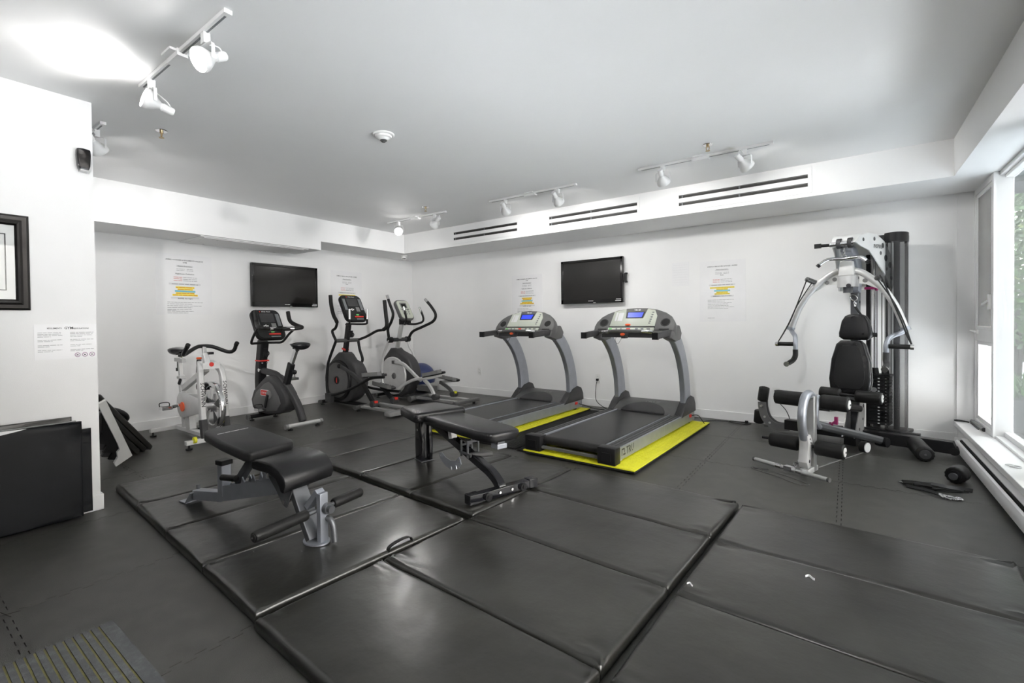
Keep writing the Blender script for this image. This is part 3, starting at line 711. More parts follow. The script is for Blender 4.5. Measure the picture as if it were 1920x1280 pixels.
    for x, w_, m_ in ((-.235, .03, 'green'), (-.165, .016, 'grey'), (-.115, .016, 'grey'), (-.035, .038, 'red'), (.055, .026, 'key_grey'), (.115, .026, 'key_grey'), (.18, .032, 'grey')):
        mb = MB(); mb.m = C @ M.Translation((x, .016, 0)); mb.prism(rrect(w_ * 1.2, .017, .007), .008, .012); mb.build('button', m_, cs)
    for y in (.09, .115, .14, .17, .2, .23):
        mb = MB(); mb.m = C @ M.Translation((.165 + y * .1, y, 0)); mb.prism(rrect(.022, .012, .004), .007, .011); mb.build('button', 'key_grey' if y > .12 else 'grey', cs)
    mb = MB(); mb.m = C; mb.bx(-.215, -.195, .12, .235, .007, .010).bx(-.185, -.13, .12, .23, .007, .010); mb.build('chart_label', 'mark_grey', cs)
    for s in (-1, 1):
        mb = MB(); mb.m = C; mb.prism(ell(.042, .042, 22, s * .335, .10), -.004, .003); ch = mb.build('cup_holder', 'black_matte', cs)
        mb = MB(); mb.m = C; mb.torus((s * .335, .105, .0), .045, .006); mb.build('cup_rim', 'charcoal', ch)
        mb = MB(); mb.m = C; mb.bx(s * .335 - .05, s * .335 + .05, .012, .024, -.002, .003); mb.build('tray_slot', 'black', cs)
    # heart-rate bar across the front
    arc = sm([(-.34, 1.30, 1.01), (-.24, 1.20, 1.02), (0, 1.14, 1.03), (.24, 1.20, 1.02), (.34, 1.30, 1.01)], 6)
    hb = MB().tube(arc, .017).build('front_bar', 'graphite', t)
    for a, b in ((5, 8), (16, 19)): MB().tube(arc[a:b + 1], .019, 12).build('pulse_sensor', 'chrome', hb)
    MB().box((0, 1.27, .985), (.56, .08, .05), .012).build('lower_tray', 'charcoal', t)
    MB().prism([(-.045, 1.02), (.045, 1.02), (.02, .955), (-.02, .955)], 1.12, 1.20, 'xz', bev=.005).build('key_holder', 'charcoal', t)
    MB().prism(ell(.022, .014, 14, 0, .997), 1.105, 1.125, 'xz').build('safety_key', 'orange', t)
    mb = MB(); mb.m = C; mb.sphere((-.045, .06, .022), .02, (1.6, .6, .5)); mb.build('safety_clip', 'orange', cs)
    MB().tube(sm([(0, 1.115, .99), (-.01, 1.10, .95), (-.05, 1.11, .90), (-.09, 1.14, .93), (-.09, 1.17, .97)], 6), .0018, 5).build('safety_cord', 'ink', t)
    # lettering on the outer right rail, power inlet
    F = frame((.4145, .12, .035), (0, 1, 0), (0, 0, 1)); text([('TRU', .085, .012, .085, 'LEFT')], 'rail_lettering', 'ink', t, F, .15)
    quads([(.0, .012, .012, .07), (.012, .06, .058, .07), (.05, .062, .03, .058), (.03, .075, .012, .026)], 'rail_emblem', 'ink', t, F)
    MB().box((.418, 1.93, .085), (.014, .05, .03), .003).build('power_inlet', 'red', t)
    return t
TM = make_treadmill('treadmill on the right with its orange safety clip on the console', (4.468, -2.545, .0392), -2.2)
TL = dup(TM, (3.075, -2.50, .0392), -2.2, 'treadmill on the left half hidden by a bench')
for c in list(TL.children_recursive):
    if c.name.startswith('safety_clip'): bpy.data.objects.remove(c)
def cable(name, lab, pts, r=.004, m='black', k=8, plug=None):
    o = thing(name, lab, 'power cord', pts[0])
    P = [V(p) - V(pts[0]) for p in pts]
    MB().tube(sm(P, k), r, 7).build('cord', m, o)
    if plug: MB().box(V(plug) - V(pts[0]), (.028, .035, .028), .005).build('plug', m, o)
    return o
cable('power_cord', 'black power cord from the left treadmill up to the wall outlet', [(3.605, -.03, .365), (3.60, -.06, .28), (3.62, -.10, .10), (3.75, -.12, .012), (3.86, -.22, .012), (3.72, -.36, .035), (3.60, -.46, .09), (3.54, -.555, .115)], plug=(3.605, -.022, .37))
cable('power_cord', 'black power cord looped on the floor right of the treadmills', [(4.965, -.61, .125), (5.03, -.60, .13), (5.07, -.56, .06), (5.09, -.52, .010), (5.02, -.40, .008), (5.05, -.22, .008), (5.30, -.10, .008), (5.47, -.12, .010), (5.42, -.20, .008), (5.26, -.17, .012), (5.27, -.11, .010), (5.40, -.08, .008)], plug=(5.42, -.075, .012))
cable('power_cord', 'black power cord hanging from the outlet behind the home gym', [(5.70, -.03, .37), (5.70, -.06, .30), (5.80, -.08, .18), (5.83, -.10, .06), (5.74, -.14, .012), (5.60, -.16, .008)], plug=(5.70, -.022, .375))
# ---------------------------------------------------------------- weight benches
def pad(poly, z0, z1, r=.014, m='leather', name='pad', parent=None, seg=3):
    mb = MB(); mb.prism(poly, z0, z1, bev=r, seg=seg, ang=50); return mb.build(name, m, parent, ang=60)
def roller(parent, p, q, r, caps='white_plastic', name='foam_roller', both=False):
    """foam roller with a gathered cover and a plastic end cap, axis p to q (cap at q)"""
    p, q = V(p), V(q); L = (q - p).length; a = (q - p) / L
    mb = MB(); n = 28; t = a.orthogonal().normalized(); b = a.cross(t); prof = [(.55, 0), (.8, 0), (.95, .006), (1, .02), (1.0, L * .5), (1, L - .02), (.96, L - .006), (.82, L), (.55, L - .002)]
    rings = []
    for i, (k, h) in enumerate(prof):
        rings.append([mb.v(p + a * h + (t * math.cos(2 * math.pi * j / n) + b * math.sin(2 * math.pi * j / n)) * r * k * (1 + (.035 * (-1) ** j if i in (1, 2, 6, 7) else 0))) for j in range(n)])
    for A, B in zip(rings, rings[1:]):
        for j in range(n): mb.f([A[j], A[(j + 1) % n], B[(j + 1) % n], B[j]])
    mb.f(rings[0][::-1]); mb.f(rings[-1])
    o = mb.build(name, 'foam', parent, ang=50)
    for c, d in ((q, a), (p, -a)) if both else ((q, a),):
        MB().lathe([(r * .60, -.004), (r * .60, .004), (r * .2, .006), (.001, .006)], c, d, 20).build('end_cap', caps, o)
        MB().cyl(c + d * .005, c + d * .010, r * .13, n=10).build('bolt', 'graphite', o)
    return o
b1 = thing('weight_bench', 'grey framed bench with two foam ankle rollers in the foreground', 'bench', (2.995, -4.868, .056), 7.14)
MB().bx(-.055, .02, -.05, .05, 0, .006).bar((.015, 0, .004), (.075, 0, .075), .10, .006, (0, 1, 0)).build('rear_foot', 'grey_metal', b1, smooth=False)
MB().bar((.06, 0, .055), (.36, 0, .095), .055, .06, (0, 1, 0)).build('rear_beam', 'grey_metal', b1, bev=.004)
MB().cyl((.10, -.012, .10), (.10, -.012, .125), .012, n=10).build('bolt', 'gunmetal', b1)
mb_ = MB(); mb_.prism([(.33, .06), (.95, .22), (1.02, .31), (.96, .345), (.93, .30), (.90, .30), (.88, .335), (.865, .29), (.80, .275), (.78, .31), (.765, .262), (.70, .245), (.68, .28), (.665, .235), (.60, .222), (.58, .25), (.565, .21), (.36, .16)], -.028, -.020, 'xz'); mb_.prism([(.33, .06), (.95, .22), (1.02, .31), (.96, .345), (.93, .30), (.90, .30), (.88, .335), (.865, .29), (.80, .275), (.78, .31), (.765, .262), (.70, .245), (.68, .28), (.665, .235), (.60, .222), (.58, .25), (.565, .21), (.36, .16)], .020, .028, 'xz')
mb_.build('ratchet_plate', 'grey_metal', b1, smooth=False)
MB().bar((.34, 0, .10), (.98, 0, .27), .05, .06, (0, 1, 0)).build('main_beam', 'gunmetal', b1, bev=.004)
MB().bx(.335, .385, -.03, .03, .10, .295).build('post', 'grey_metal', b1, bev=.005)
MB().bx(.325, .395, -.036, .036, .285, .315).build('post_cap', 'black', b1, bev=.005)
MB().cyl((.44, -.06, .235), (.56, -.05, .245), .018).build('adjust_grip', 'foam', b1)
MB().bar((.50, 0, .20), (.70, 0, .42), .045, .04, (0, 1, 0)).build('back_strut', 'gunmetal', b1, bev=.004)
mb = MB(); mb.m = M.Translation((.575, 0, .425)) @ M.Rotation(R(7.5), 4, 'Y'); mb.prism([(-.25, -.07), (-.235, -.105), (-.19, -.13), (.0, -.15), (.215, -.155), (.25, -.13), (.25, .13), (.215, .155), (0, .15), (-.19, .13), (-.235, .105), (-.25, .07)], 0, .055, bev=.016, seg=3, ang=40)
bp = mb.build('back_pad', 'pad_matte', b1, ang=60)
quads(words(-.095, .095, 0, .013, random.Random(4), .15), 'back_pad_print', 'ink_white', bp, M.Translation((.575, 0, .425)) @ M.Rotation(R(7.5), 4, 'Y') @ M.Translation((-.12, 0, .0556)) @ M.Rotation(R(90), 4, 'Z'))
pr = [(.855, .385), (.865, .415), (.91, .425), (1.02, .42), (1.085, .40), (1.12, .36), (1.13, .32), (1.115, .285), (1.09, .285), (1.075, .315), (1.05, .345), (1.0, .365), (.87, .37)]
MB().prism(pr, -.155, .155, 'xz', bev=.010, seg=3, ang=60).build('seat', 'leather', b1, ang=50)
for s in (-1, 1): MB().prism([(.86, .30), (.84, .40), (1.0, .40), (1.06, .33), (1.05, .26), (1.0, .16), (.97, .17), (.92, .24)], s * .05 - .004, s * .05 + .004, 'xz').build('seat_bracket', 'gunmetal', b1, smooth=False)
MB().cyl((.985, -.062, .19), (.985, .062, .19), .012, n=12).build('pivot_bolt', 'chrome', b1)
MB().cyl((1.02, -.10, .315), (1.02, .11, .315), .014, n=12).build('cross_pin', 'grey_metal', b1)
MB().bar((1.0, 0, .30), (1.155, 0, .015), .095, .035, (0, 1, 0)).build('front_leg', 'gunmetal', b1, bev=.004)
MB().prism(ell(.075, .06, 24, 1.165, 0), 0, .007).build('front_foot', 'grey_metal', b1)
MB().bar((1.20, .01, .005), (1.20, .01, .255), .05, .03, (0, 1, 0)).bar((1.185, .01, .262), (1.10, .01, .165), .05, .03, (0, 1, 0)).build('roller_bracket', 'grey_metal', b1, bev=.003)
MB().cyl((1.18, -.36, .165), (1.18, .30, .165), .011, n=12).build('roller_bar', 'gunmetal', b1)
roller(b1, (1.18, -.07, .165), (1.18, -.36, .165), .027, 'black_matte')
roller(b1, (1.18, .10, .165), (1.18, .30, .165), .027, 'graphite')
MB().cyl((1.215, .02, .175), (1.24, .02, .175), .028, n=16).cyl((1.24, .02, .175), (1.26, .02, .175), .02, n=16).build('lock_knob', 'gunmetal', b1)
MB().tube(sm([(1.21, .03, .12), (1.235, .03, .115), (1.255, .03, .08), (1.27, .025, .01)], 6), .016, 12).build('hook_handle', 'gunmetal', b1)
# black bench beside the left treadmill
b2 = thing('weight_bench', 'black upholstered bench standing before the left treadmill', 'bench', (3.563, -3.345, .056), -15.8)
MB().prism([(-.05, 0), (.055, 0), (.065, .12), (.05, .30), (.02, .39), (-.06, .39), (-.05, .25), (-.055, .12)], -.05, -.02, 'xz', bev=.004).prism([(-.05, 0), (.055, 0), (.065, .12), (.05, .30), (.02, .39), (-.06, .39), (-.05, .25), (-.055, .12)], .02, .05, 'xz', bev=.004).bx(-.035, .03, -.022, .022, .02, .37).build('rear_leg', 'black_gloss', b2)
MB().bx(-.06, .07, -.06, .06, 0, .006).build('rear_foot', 'gunmetal', b2, smooth=False)
for z in (.25, .33): MB().cyl((-.0, -.058, z), (-.0, .058, z), .009, n=10).build('bolt', 'chrome', b2)
bm_ = sm([(.02, 0, .375), (.40, 0, .265), (.78, 0, .155), (.90, 0, .12), (.98, 0, .075), (1.02, 0, .02)], 5)
MB().strip(bm_, .055, .055, (0, 1, 0)).build('main_beam', 'black_gloss', b2, bev=.004)
MB().bx(.995, 1.05, -.27, .28, 0, .055).build('front_bar', 'black_gloss', b2, bev=.004)
for y0, y1 in ((-.275, -.19), (.215, .285)): MB().bx(.991, 1.054, y0, y1, -.001, .059).build('end_sleeve', 'black_gloss', b2, bev=.003)
for y in (-.14, .15): MB().cyl((1.045, y, .028), (1.068, y, .028), .026).cyl((1.068, y, .028), (1.074, y, .028), .012).build('wheel', 'black', b2)
for y in (-.04, .06): MB().cyl((1.05, y, .03), (1.056, y, .03), .009, n=8).build('bolt', 'chrome', b2)
pad([(-.08, -.15), (-.05, -.18), (.26, -.235), (.295, -.215), (.295, .215), (.26, .235), (-.05, .18), (-.08, .15)], .37, .445, .022, 'leather', 'seat', b2)
pb = [(.27, -.15), (.30, -.165), (.95, -.15), (1.05, -.125), (1.075, -.09), (1.075, .09), (1.05, .125), (.95, .15), (.30, .165), (.27, .15)]
pad(pb, .355, .42, .02, 'leather', 'back_pad', b2)
MB().bx(.26, 1.02, -.03, .03, .325, .357).build('pad_rail', 'gunmetal', b2, smooth=False, bev=.003)
MB().bx(.96, 1.03, -.04, .04, .30, .33).build('rail_end', 'grey_metal', b2, smooth=False, bev=.003)
MB().bar((.44, -.01, .345), (.46, -.01, .26), .05, .045, (0, 1, 0)).build('support_post', 'silver_paint', b2, bev=.004)
mb = MB()
for x in (.62, .70):
    for y in (-.045, .045): mb.bar((x, y, .17), (x, y, .285), .012, .012)
mb.bar((.62, -.05, .25), (.62, .05, .25), .012, .012).bar((.70, -.05, .285), (.70, .05, .285), .012, .012).bar((.60, -.045, .20), (.74, -.045, .20), .012, .012).bar((.60, .045, .20), (.74, .045, .20), .012, .012); mb.build('ladder_bracket', 'gunmetal', b2, smooth=False)
MB().cyl((.70, -.03, .19), (.80, .10, .20), .017).build('pull_handle', 'graphite', b2)
mb = MB(); o_ = [(.30, .10), (.33, .075), (.40, .045), (.47, .035), (.465, .065), (.50, .04), (.54, .055), (.53, .085), (.57, .07), (.60, .105), (.585, .14), (.57, .15), (.53, .115), (.46, .10), (.39, .11), (.34, .135), (.31, .13)]
mb.prism(o_, -.036, -.029, 'xz'); mb.build('angle_plate', 'grey_metal', b2, smooth=False)
for x, z in ((.32, .105), (.575, .125)): MB().cyl((x, -.042, z), (x, -.036, z), .010, n=10).build('bolt', 'chrome', b2)
# ---------------------------------------------------------------- cardio machines (x = away from the wall behind them)
def cardio_console(t, c, w, h, tilt, silver=False):
    tl = R(tilt); C = frame(c, (0, 1, 0), (-math.sin(tl), 0, math.cos(tl)))
    mb = MB(); mb.m = C; mb.prism(rrect(w, h, .075, 5), -.055, 0, bev=.012, seg=2, ang=40); cs = mb.build('console', 'graphite' if silver else 'black', t)
    mb = MB(); mb.m = C
    if silver:
        mb.prism(rrect(w * .86, h * .86, .05, 5), -.001, .006); mb.build('face', 'console_face', cs)
        mb = MB(); mb.m = C; mb.prism([(-w * .22, h * .08), (w * .22, h * .08), (w * .25, h * .34), (-w * .25, h * .34)], .005, .010); mb.build('screen_frame', 'grey', cs)
        mb = MB(); mb.m = C; mb.bx(-w * .17, w * .17, h * .12, h * .28, .009, .012); mb.build('screen', 'screen_dark', cs)
        for y in (-.02, -.12, -.22):
            for x in (-.2, 0, .2): mb = MB(); mb.m = C @ M.Translation((x * w, y * h, 0)); mb.prism(rrect(.03, .018, .006), .005, .010); mb.build('button', 'grey', cs)
        mb = MB(); mb.m = C; mb.bx(-w * .34, w * .34, h * .015, h * .03, .005, .008); mb.build('divider', 'black', cs)
    else:
        mb.prism(rrect(w * .90, h * .92, .06, 5), -.001, .004); mb.build('face', 'screen_dark', cs)
        mb = MB(); mb.m = C; mb.bx(-w * .24, w * .24, h * .06, h * .36, .003, .006); mb.build('screen', 'charcoal', cs)
        for s in (-1, 1): mb = MB(); mb.m = C; mb.bx(s * w * .37 - .022, s * w * .37 + .022, -h * .08, h * .34, .003, .007); mb.build('key_column', 'key_grey', cs)
        mb = MB(); mb.m = C; mb.bx(w * .08, w * .24, -h * .14, h * .02, .003, .008); mb.build('keypad', 'grey', cs)
        for x, y in ((-.12, -.05), (-.18, -.07), (-.06, -.07), (-.12, -.10)): mb = MB(); mb.m = C @ M.Translation((x * w, y * h, 0)); mb.prism(ell(.010, .008, 10), .003, .009); mb.build('button', 'ink_white', cs)
        mb = MB(); mb.m = C; mb.bx(-w * .10, w * .30, -h * .37, -h * .325, .003, .012); mb.build('light_bar', 'red', cs)
        mb = MB(); mb.m = C @ M.Translation((w * .05, -h * .27, 0)); mb.prism(rrect(.045, .018, .008), .003, .009); mb.build('start_button', 'green', cs)
        mb = MB(); mb.m = C; mb.bx(-w * .05, w * .28, -h * .45, -h * .41, .003, .009); mb.build('lower_keys', 'key_grey', cs)
        text([('STAR TRAC', .01, h * .40, .022, 'CENTER')], 'lettering', 'ink_white', cs, C @ M.Translation((0, 0, .0045)))
        mb = MB(); mb.m = C; mb.bx(-.075, -.062, h * .40, h * .435, .004, .0046); mb.build('emblem', 'red', cs)
    return cs
def pedal(parent, c, m='black', cage='chrome'):
    p = MB().box(c, (.10, .085, .022), .004).build('pedal', m, parent)
    c = V(c)
    mb = MB()
    for s in (-1, 1): mb.bar(c + V((-.05, s * .045, 0)), c + V((.05, s * .045, 0)), .008, .03)
    mb.bar(c + V((-.05, -.045, 0)), c + V((-.05, .045, 0)), .008, .03).bar(c + V((.05, -.045, 0)), c + V((.05, .045, 0)), .008, .03); mb.build('pedal_cage', cage, p)
    MB().tube(sm([c + V((-.03, -.045, .01)), c + V((-.045, -.04, .05)), c + V((-.045, .04, .05)), c + V((-.03, .045, .01))], 5), .005, 6).build('strap', 'black', p)
    return p
def stabiliser(t, x, y0, y1, z=.045, r=.025, m='black', feet=True, name='stabiliser', cap='graphite'):
    s = MB().cyl((x, y0, z), (x, y1, z), r).build(name, m, t)
    for y, k in ((y0, -1), (y1, 1)):
        MB().cyl((x, y - k * .02, z), (x, y + k * .012, z), r * 1.18).build('end_cap', cap, s)
        if feet: MB().cyl((x, y - k * .05, 0), (x, y - k * .05, .012), .028).cyl((x, y - k * .05, .012), (x, y - k * .05, z), .009, n=8).build('foot', 'black', s)
    return s
def saddle(t, c, L, Wd, nose=-1, m='leather'):
    """nose = -1: nose towards -x"""
    c = V(c); n = nose; mb = MB()
    rings = []
    for k, (x, hw, zt, zb) in enumerate(((-.52, .05, -.005, -.03), (-.50, .34, .012, -.05), (-.40, .46, .026, -.06), (-.25, .50, .03, -.06), (-.08, .42, .024, -.05), (.10, .24, .016, -.035), (.30, .15, .012, -.025), (.44, .12, .008, -.02), (.50, .05, -.002, -.012))):
        w_ = hw * Wd; X = n * x * L
        rings.append([mb.v(c + V((X, w_ * math.cos(a), (zt if math.sin(a) > 0 else -zb) * math.sin(a)))) for a in (2 * math.pi * q / 18 for q in range(18))])
    for A, B in zip(rings, rings[1:]):
        for q in range(18): mb.f([A[q], A[(q + 1) % 18], B[(q + 1) % 18], B[q]])
    mb.f(rings[0]); mb.f(rings[-1])
    s = mb.build('saddle', m, t, ang=60)
    MB().cyl(c + V((0, 0, -.075)), c + V((0, 0, -.03)), .022).box(c + V((0, 0, -.045)), (.12, .05, .02), .005).build('saddle_clamp', 'black', s)
    return s
# upright bike
ub = thing('exercise_bike', 'black upright exercise bike facing the left television', 'exercise bike', (0, -3.075, 0))
stabiliser(ub, .48, -.20, .20, m='black'); stabiliser(ub, 1.41, -.235, .20, m='silver', cap='grey')
MB().strip(sm([(.50, 0, .07), (.44, 0, .22), (.415, 0, .45), (.44, 0, .68), (.50, 0, .98)], 5), .10, .12, (0, 1, 0)).build('column', 'black', ub, bev=.015)
MB().bx(.395, .53, -.056, .056, .72, .735).build('accent_band', 'red', ub, smooth=False)
for y in (-.03, .03): MB().sphere((.525, y, .70), .010).build('bolt', 'chrome', ub)
MB().box((.54, 0, .83), (.045, .05, .11), .008).torus((.575, 0, .82), .03, .008, (1, 0, 0)).build('bottle_cage', 'black', ub)
bd = [(.33, .24), (.36, .14), (.44, .095), (.72, .085), (.98, .12), (1.10, .17), (1.15, .26), (1.12, .36), (1.02, .455), (.90, .53), (.80, .565), (.70, .55), (.56, .47), (.40, .36)]
MB().prism(bd, -.085, .085, 'xz', bev=.022, seg=3, ang=60).build('body_shroud', 'charcoal', ub, ang=60)
for s in (-1, 1):
    sp = MB().prism([(.40, .24), (.43, .16), (.72, .125), (.96, .155), (1.04, .24), (1.0, .33), (.86, .46), (.78, .49), (.68, .46), (.48, .34)], s * .084, s * .097, 'xz', bev=.006, ang=60).build('side_panel', 'graphite', ub)
    MB().prism(rrect(.20, .075, .02), -.001, .003, 'xz').build('badge', 'white_plastic', sp).location = (.70, s * .099, .35)
    MB().prism(rrect(.185, .062, .016), -.0015, .0035, 'xz').build('badge_face', 'red', sp).location = (.70, s * .0995, .35)
    if s < 0: text([('STAR TRAC', 0, -.01, .028, 'CENTER')], 'badge_lettering', 'ink_white', sp, frame((.705, -.1038, .35), (1, 0, 0), (0, 0, 1)))
    MB().cyl((.80, s * .09, .335), (.80, s * .11, .335), .05).build('crank_hub', 'grey', ub)
    e = (.80 + s * .06, s * .125, .335 + s * .17)
    MB().bar((.80, s * .118, .335), e, .02, .036, (0, 1, 0)).build('crank_arm', 'black', ub, bev=.004)
    pedal(ub, (e[0], s * .18, e[2]))
MB().strip(sm([(.45, 0, .60), (.62, 0, .59), (.80, 0, .565), (.92, 0, .50), (1.02, 0, .42)], 5), .06, .075, (0, 1, 0)).build('frame_arm', 'charcoal', ub, bev=.02)
MB().cyl((.47, -.052, .61), (.47, .052, .61), .022).build('pivot', 'chrome', ub)
MB().strip(sm([(1.0, 0, .46), (1.12, 0, .38), (1.26, 0, .24), (1.36, 0, .06)], 5), .07, .075, (0, 1, 0)).build('rear_leg', 'charcoal', ub, bev=.015)
MB().bar((1.0, 0, .42), (1.14, 0, .72), .06, .075, (0, 1, 0)).build('seat_tube', 'black', ub, bev=.006)
MB().bar((1.12, 0, .68), (1.25, 0, .89), .035, .05, (0, 1, 0)).build('seat_post', 'chrome', ub, bev=.004)
MB().bar((1.155, 0, .74), (1.262, 0, .87), .02, .012, (0, 1, 0)).build('height_scale', 'black', ub, smooth=False)
MB().cyl((1.13, 0, .66), (1.19, 0, .625), .009, n=8).sphere((1.20, 0, .62), .028).build('adjust_knob', 'black', ub)
saddle(ub, (1.27, 0, .945), .26, .23, -1, 'black_gloss')
cardio_console(ub, (.64, 0, 1.185), .37, .42, 30)
for s in (-1, 1):
    MB().tube(sm([(.54, 0, .955), (.55, s * .13, .95), (.60, s * .20, .96), (.72, s * .225, 1.06), (.85, s * .245, 1.14)], 6), .015, 10).build('handlebar', 'black', ub)
    MB().tube(sm([(.90, s * .03, 1.125), (.93, s * .13, 1.125), (.96, s * .235, 1.135), (.93, s * .265, 1.145), (.85, s * .25, 1.165), (.76, s * .215, 1.22), (.72, s * .21, 1.34)], 6), .025, 10).build('grip', 'foam', ub)
    MB().cyl((.905, s * .06, 1.125), (.938, s * .16, 1.127), .0265).build('pulse_sensor', 'chrome', ub)
MB().cyl((.898, -.04, 1.125), (.898, .04, 1.125), .018).build('grip_bar', 'foam', ub)

# spin bike (front towards the room)
sb = thing('spin_bike', 'silver spin bike with exposed flywheel next to the leaning mats', 'exercise bike', (0, -4.03, 0))
for x, nm in ((.45, 'rear'), (1.37, 'front')):
    s_ = MB().bx(x - .025, x + .025, -.27, .26, .045, .085).build('stabiliser', 'silver_paint', sb, bev=.004)
    for y in (-.24, .23): MB().cyl((x, y, 0), (x, y, .012), .03).cyl((x, y, .012), (x, y, .05), .009, n=8).build('foot', 'black', s_)
for y in (-.20, .20): MB().cyl((1.40, y - .012, .088), (1.40, y + .012, .088), .03).build('transport_wheel', 'yellow', sb)
MB().bar((.45, 0, .065), (1.37, 0, .065), .06, .04, (0, 1, 0)).build('base_beam', 'silver_paint', sb, bev=.004)
MB().bar((.64, 0, .065), (.56, 0, .64), .05, .05, (0, 1, 0)).build('seat_tube', 'silver_paint', sb, bev=.006)
MB().bar((.56, 0, .60), (.535, 0, .80), .038, .038, (0, 1, 0)).build('seat_post', 'silver', sb, bev=.004)
MB().bx(.525, .60, -.032, .032, .60, .63).build('post_collar', 'silver', sb, bev=.004)
MB().bar((.60, -.02, .60), (.63, -.05, .55), .02, .03).build('clamp_lever', 'black', sb, bev=.004)
MB().bar((.43, 0, .805), (.64, 0, .80), .04, .04, (0, 1, 0)).build('seat_slider', 'silver', sb, bev=.003)
MB().cyl((.47, 0, .70), (.47, 0, .79), .007, n=8).cyl((.47, 0, .68), (.47, 0, .715), .018, n=12).build('slider_knob', 'black', sb)
saddle(sb, (.55, 0, .915), .28, .19, 1, 'black_gloss')
MB().bar((.55, 0, .80), (.555, 0, .875), .025, .03).build('seat_riser', 'chrome', sb)
for s in (-1, 1):
    lg = MB().strip(sm([(1.16, s * .05, .80), (1.27, s * .09, .745), (1.31, s * .105, .64), (1.335, s * .105, .40), (1.365, s * .105, .085)], 5), .05, .06, (0, 1, 0)).build('fork_leg', 'silver_paint', sb, bev=.008)
    MB().bar((1.35, s * .105, .26), (1.385, s * .105, .085), .052, .062, (0, 1, 0)).build('leg_guard', 'charcoal', lg, smooth=False)
    text([('SCHWINN', 0, -.016, .05, 'LEFT')], 'fork_lettering', 'ink', sb, frame((1.3475, s * .105, .62), (.104, 0, -1), (0, 1, 0)))
MB().box((1.25, 0, .775), (.12, .16, .06), .025).build('fork_crown', 'silver_paint', sb)
MB().cyl((1.305, 0, .79), (1.313, 0, .79), .022).build('crown_emblem', 'red', sb)
MB().bar((1.22, 0, .78), (1.16, 0, .89), .05, .05, (0, 1, 0)).build('head_tube', 'silver_paint', sb, bev=.006)
MB().bar((1.165, 0, .86), (1.14, 0, .965), .035, .035, (0, 1, 0)).build('stem', 'silver', sb, bev=.004)
MB().box((1.19, .04, .895), (.05, .05, .025), .006).build('stem_knob', 'black', sb)
MB().cyl((1.10, -.03, .83), (1.09, -.03, .70), .022, .026).build('bottle', 'black', sb)
MB().lathe([(.02, 0), (.026, .008), (.022, .02), (.0, .022)], (1.10, -.03, .835)).build('brake_knob', 'orange', sb)
pts = [(1.40, -.25, .975), (1.34, -.255, .92), (1.27, -.225, .90), (1.17, -.09, .955), (1.14, -.02, .968), (1.17, .07, .96), (1.27, .175, .905), (1.34, .205, .92), (1.40, .20, .975)]
hb = MB().tube(sm(pts, 5), .019, 12).build('handlebar', 'black', sb)
for y in (-.25, .20): MB().cyl((1.40, y, .975), (1.425, y, .998), .021).build('bar_end', 'foam', hb)
fw = MB().lathe([(.05, -.012), (.19, -.012), (.195, -.022), (.232, -.022), (.236, -.015), (.236, .015), (.232, .022), (.195, .022), (.19, .012), (.05, .012)], (1.325, 0, .385), (0, 1, 0), 44).build('flywheel', 'chrome', sb)
for s in (-1, 1):
    for k in range(5):
        a = R(72 * k + 20); MB().prism([(1.325 + .05 * math.cos(a), .385 + .05 * math.sin(a)), (1.325 + .18 * math.cos(a - .42), .385 + .18 * math.sin(a - .42)), (1.325 + .18 * math.cos(a + .15), .385 + .18 * math.sin(a + .15))], s * .011, s * .0135, 'xz').build('flywheel_sector', 'white_plastic' if k % 2 else 'charcoal', fw, smooth=False)
    MB().cyl((1.325, s * .012, .385), (1.325, s * .07, .385), .03).build('axle_nut', 'silver', fw)
    MB().box((1.28, s * .075, .44), (.06, .03, .10), .005).box((1.30, s * .075, .345), (.05, .03, .07), .005).build('axle_block', 'white_plastic', sb)
cg = [(.63, .35), (.65, .27), (.71, .215), (.80, .21), (1.25, .31), (1.34, .335), (1.35, .41), (1.28, .43), (.82, .475), (.70, .47), (.645, .42)]
MB().prism(cg, -.078, -.050, 'xz', bev=.01, ang=50).build('chain_guard', 'silver_paint', sb)
MB().cyl((.80, -.08, .33), (.80, -.088, .33), .05).build('guard_emblem', 'orange', sb)
MB().bar((.62, 0, .50), (1.20, 0, .74), .05, .06, (0, 1, 0)).bar((.76, 0, .34), (.80, 0, .08), .07, .10, (0, 1, 0)).bar((.64, 0, .42), (1.22, 0, .46), .045, .055, (0, 1, 0)).build('frame_tube', 'silver_paint', sb, bev=.006)
for s in (-1, 1):
    e = (.74 - s * -.0 + s * .16, s * .10, .345 + s * .04)
    MB().bar((.74, s * .09, .345), e, .018, .035, (0, 1, 0)).build('crank_arm', 'chrome', sb, bev=.003)
    pedal(sb, (e[0], s * .16, e[2]))
MB().prism(rrect(.14, .07, .03), -.06, .06, 'xz', bev=.01).build('brake_shoe', 'black', sb).location = (1.15, 0, .56)

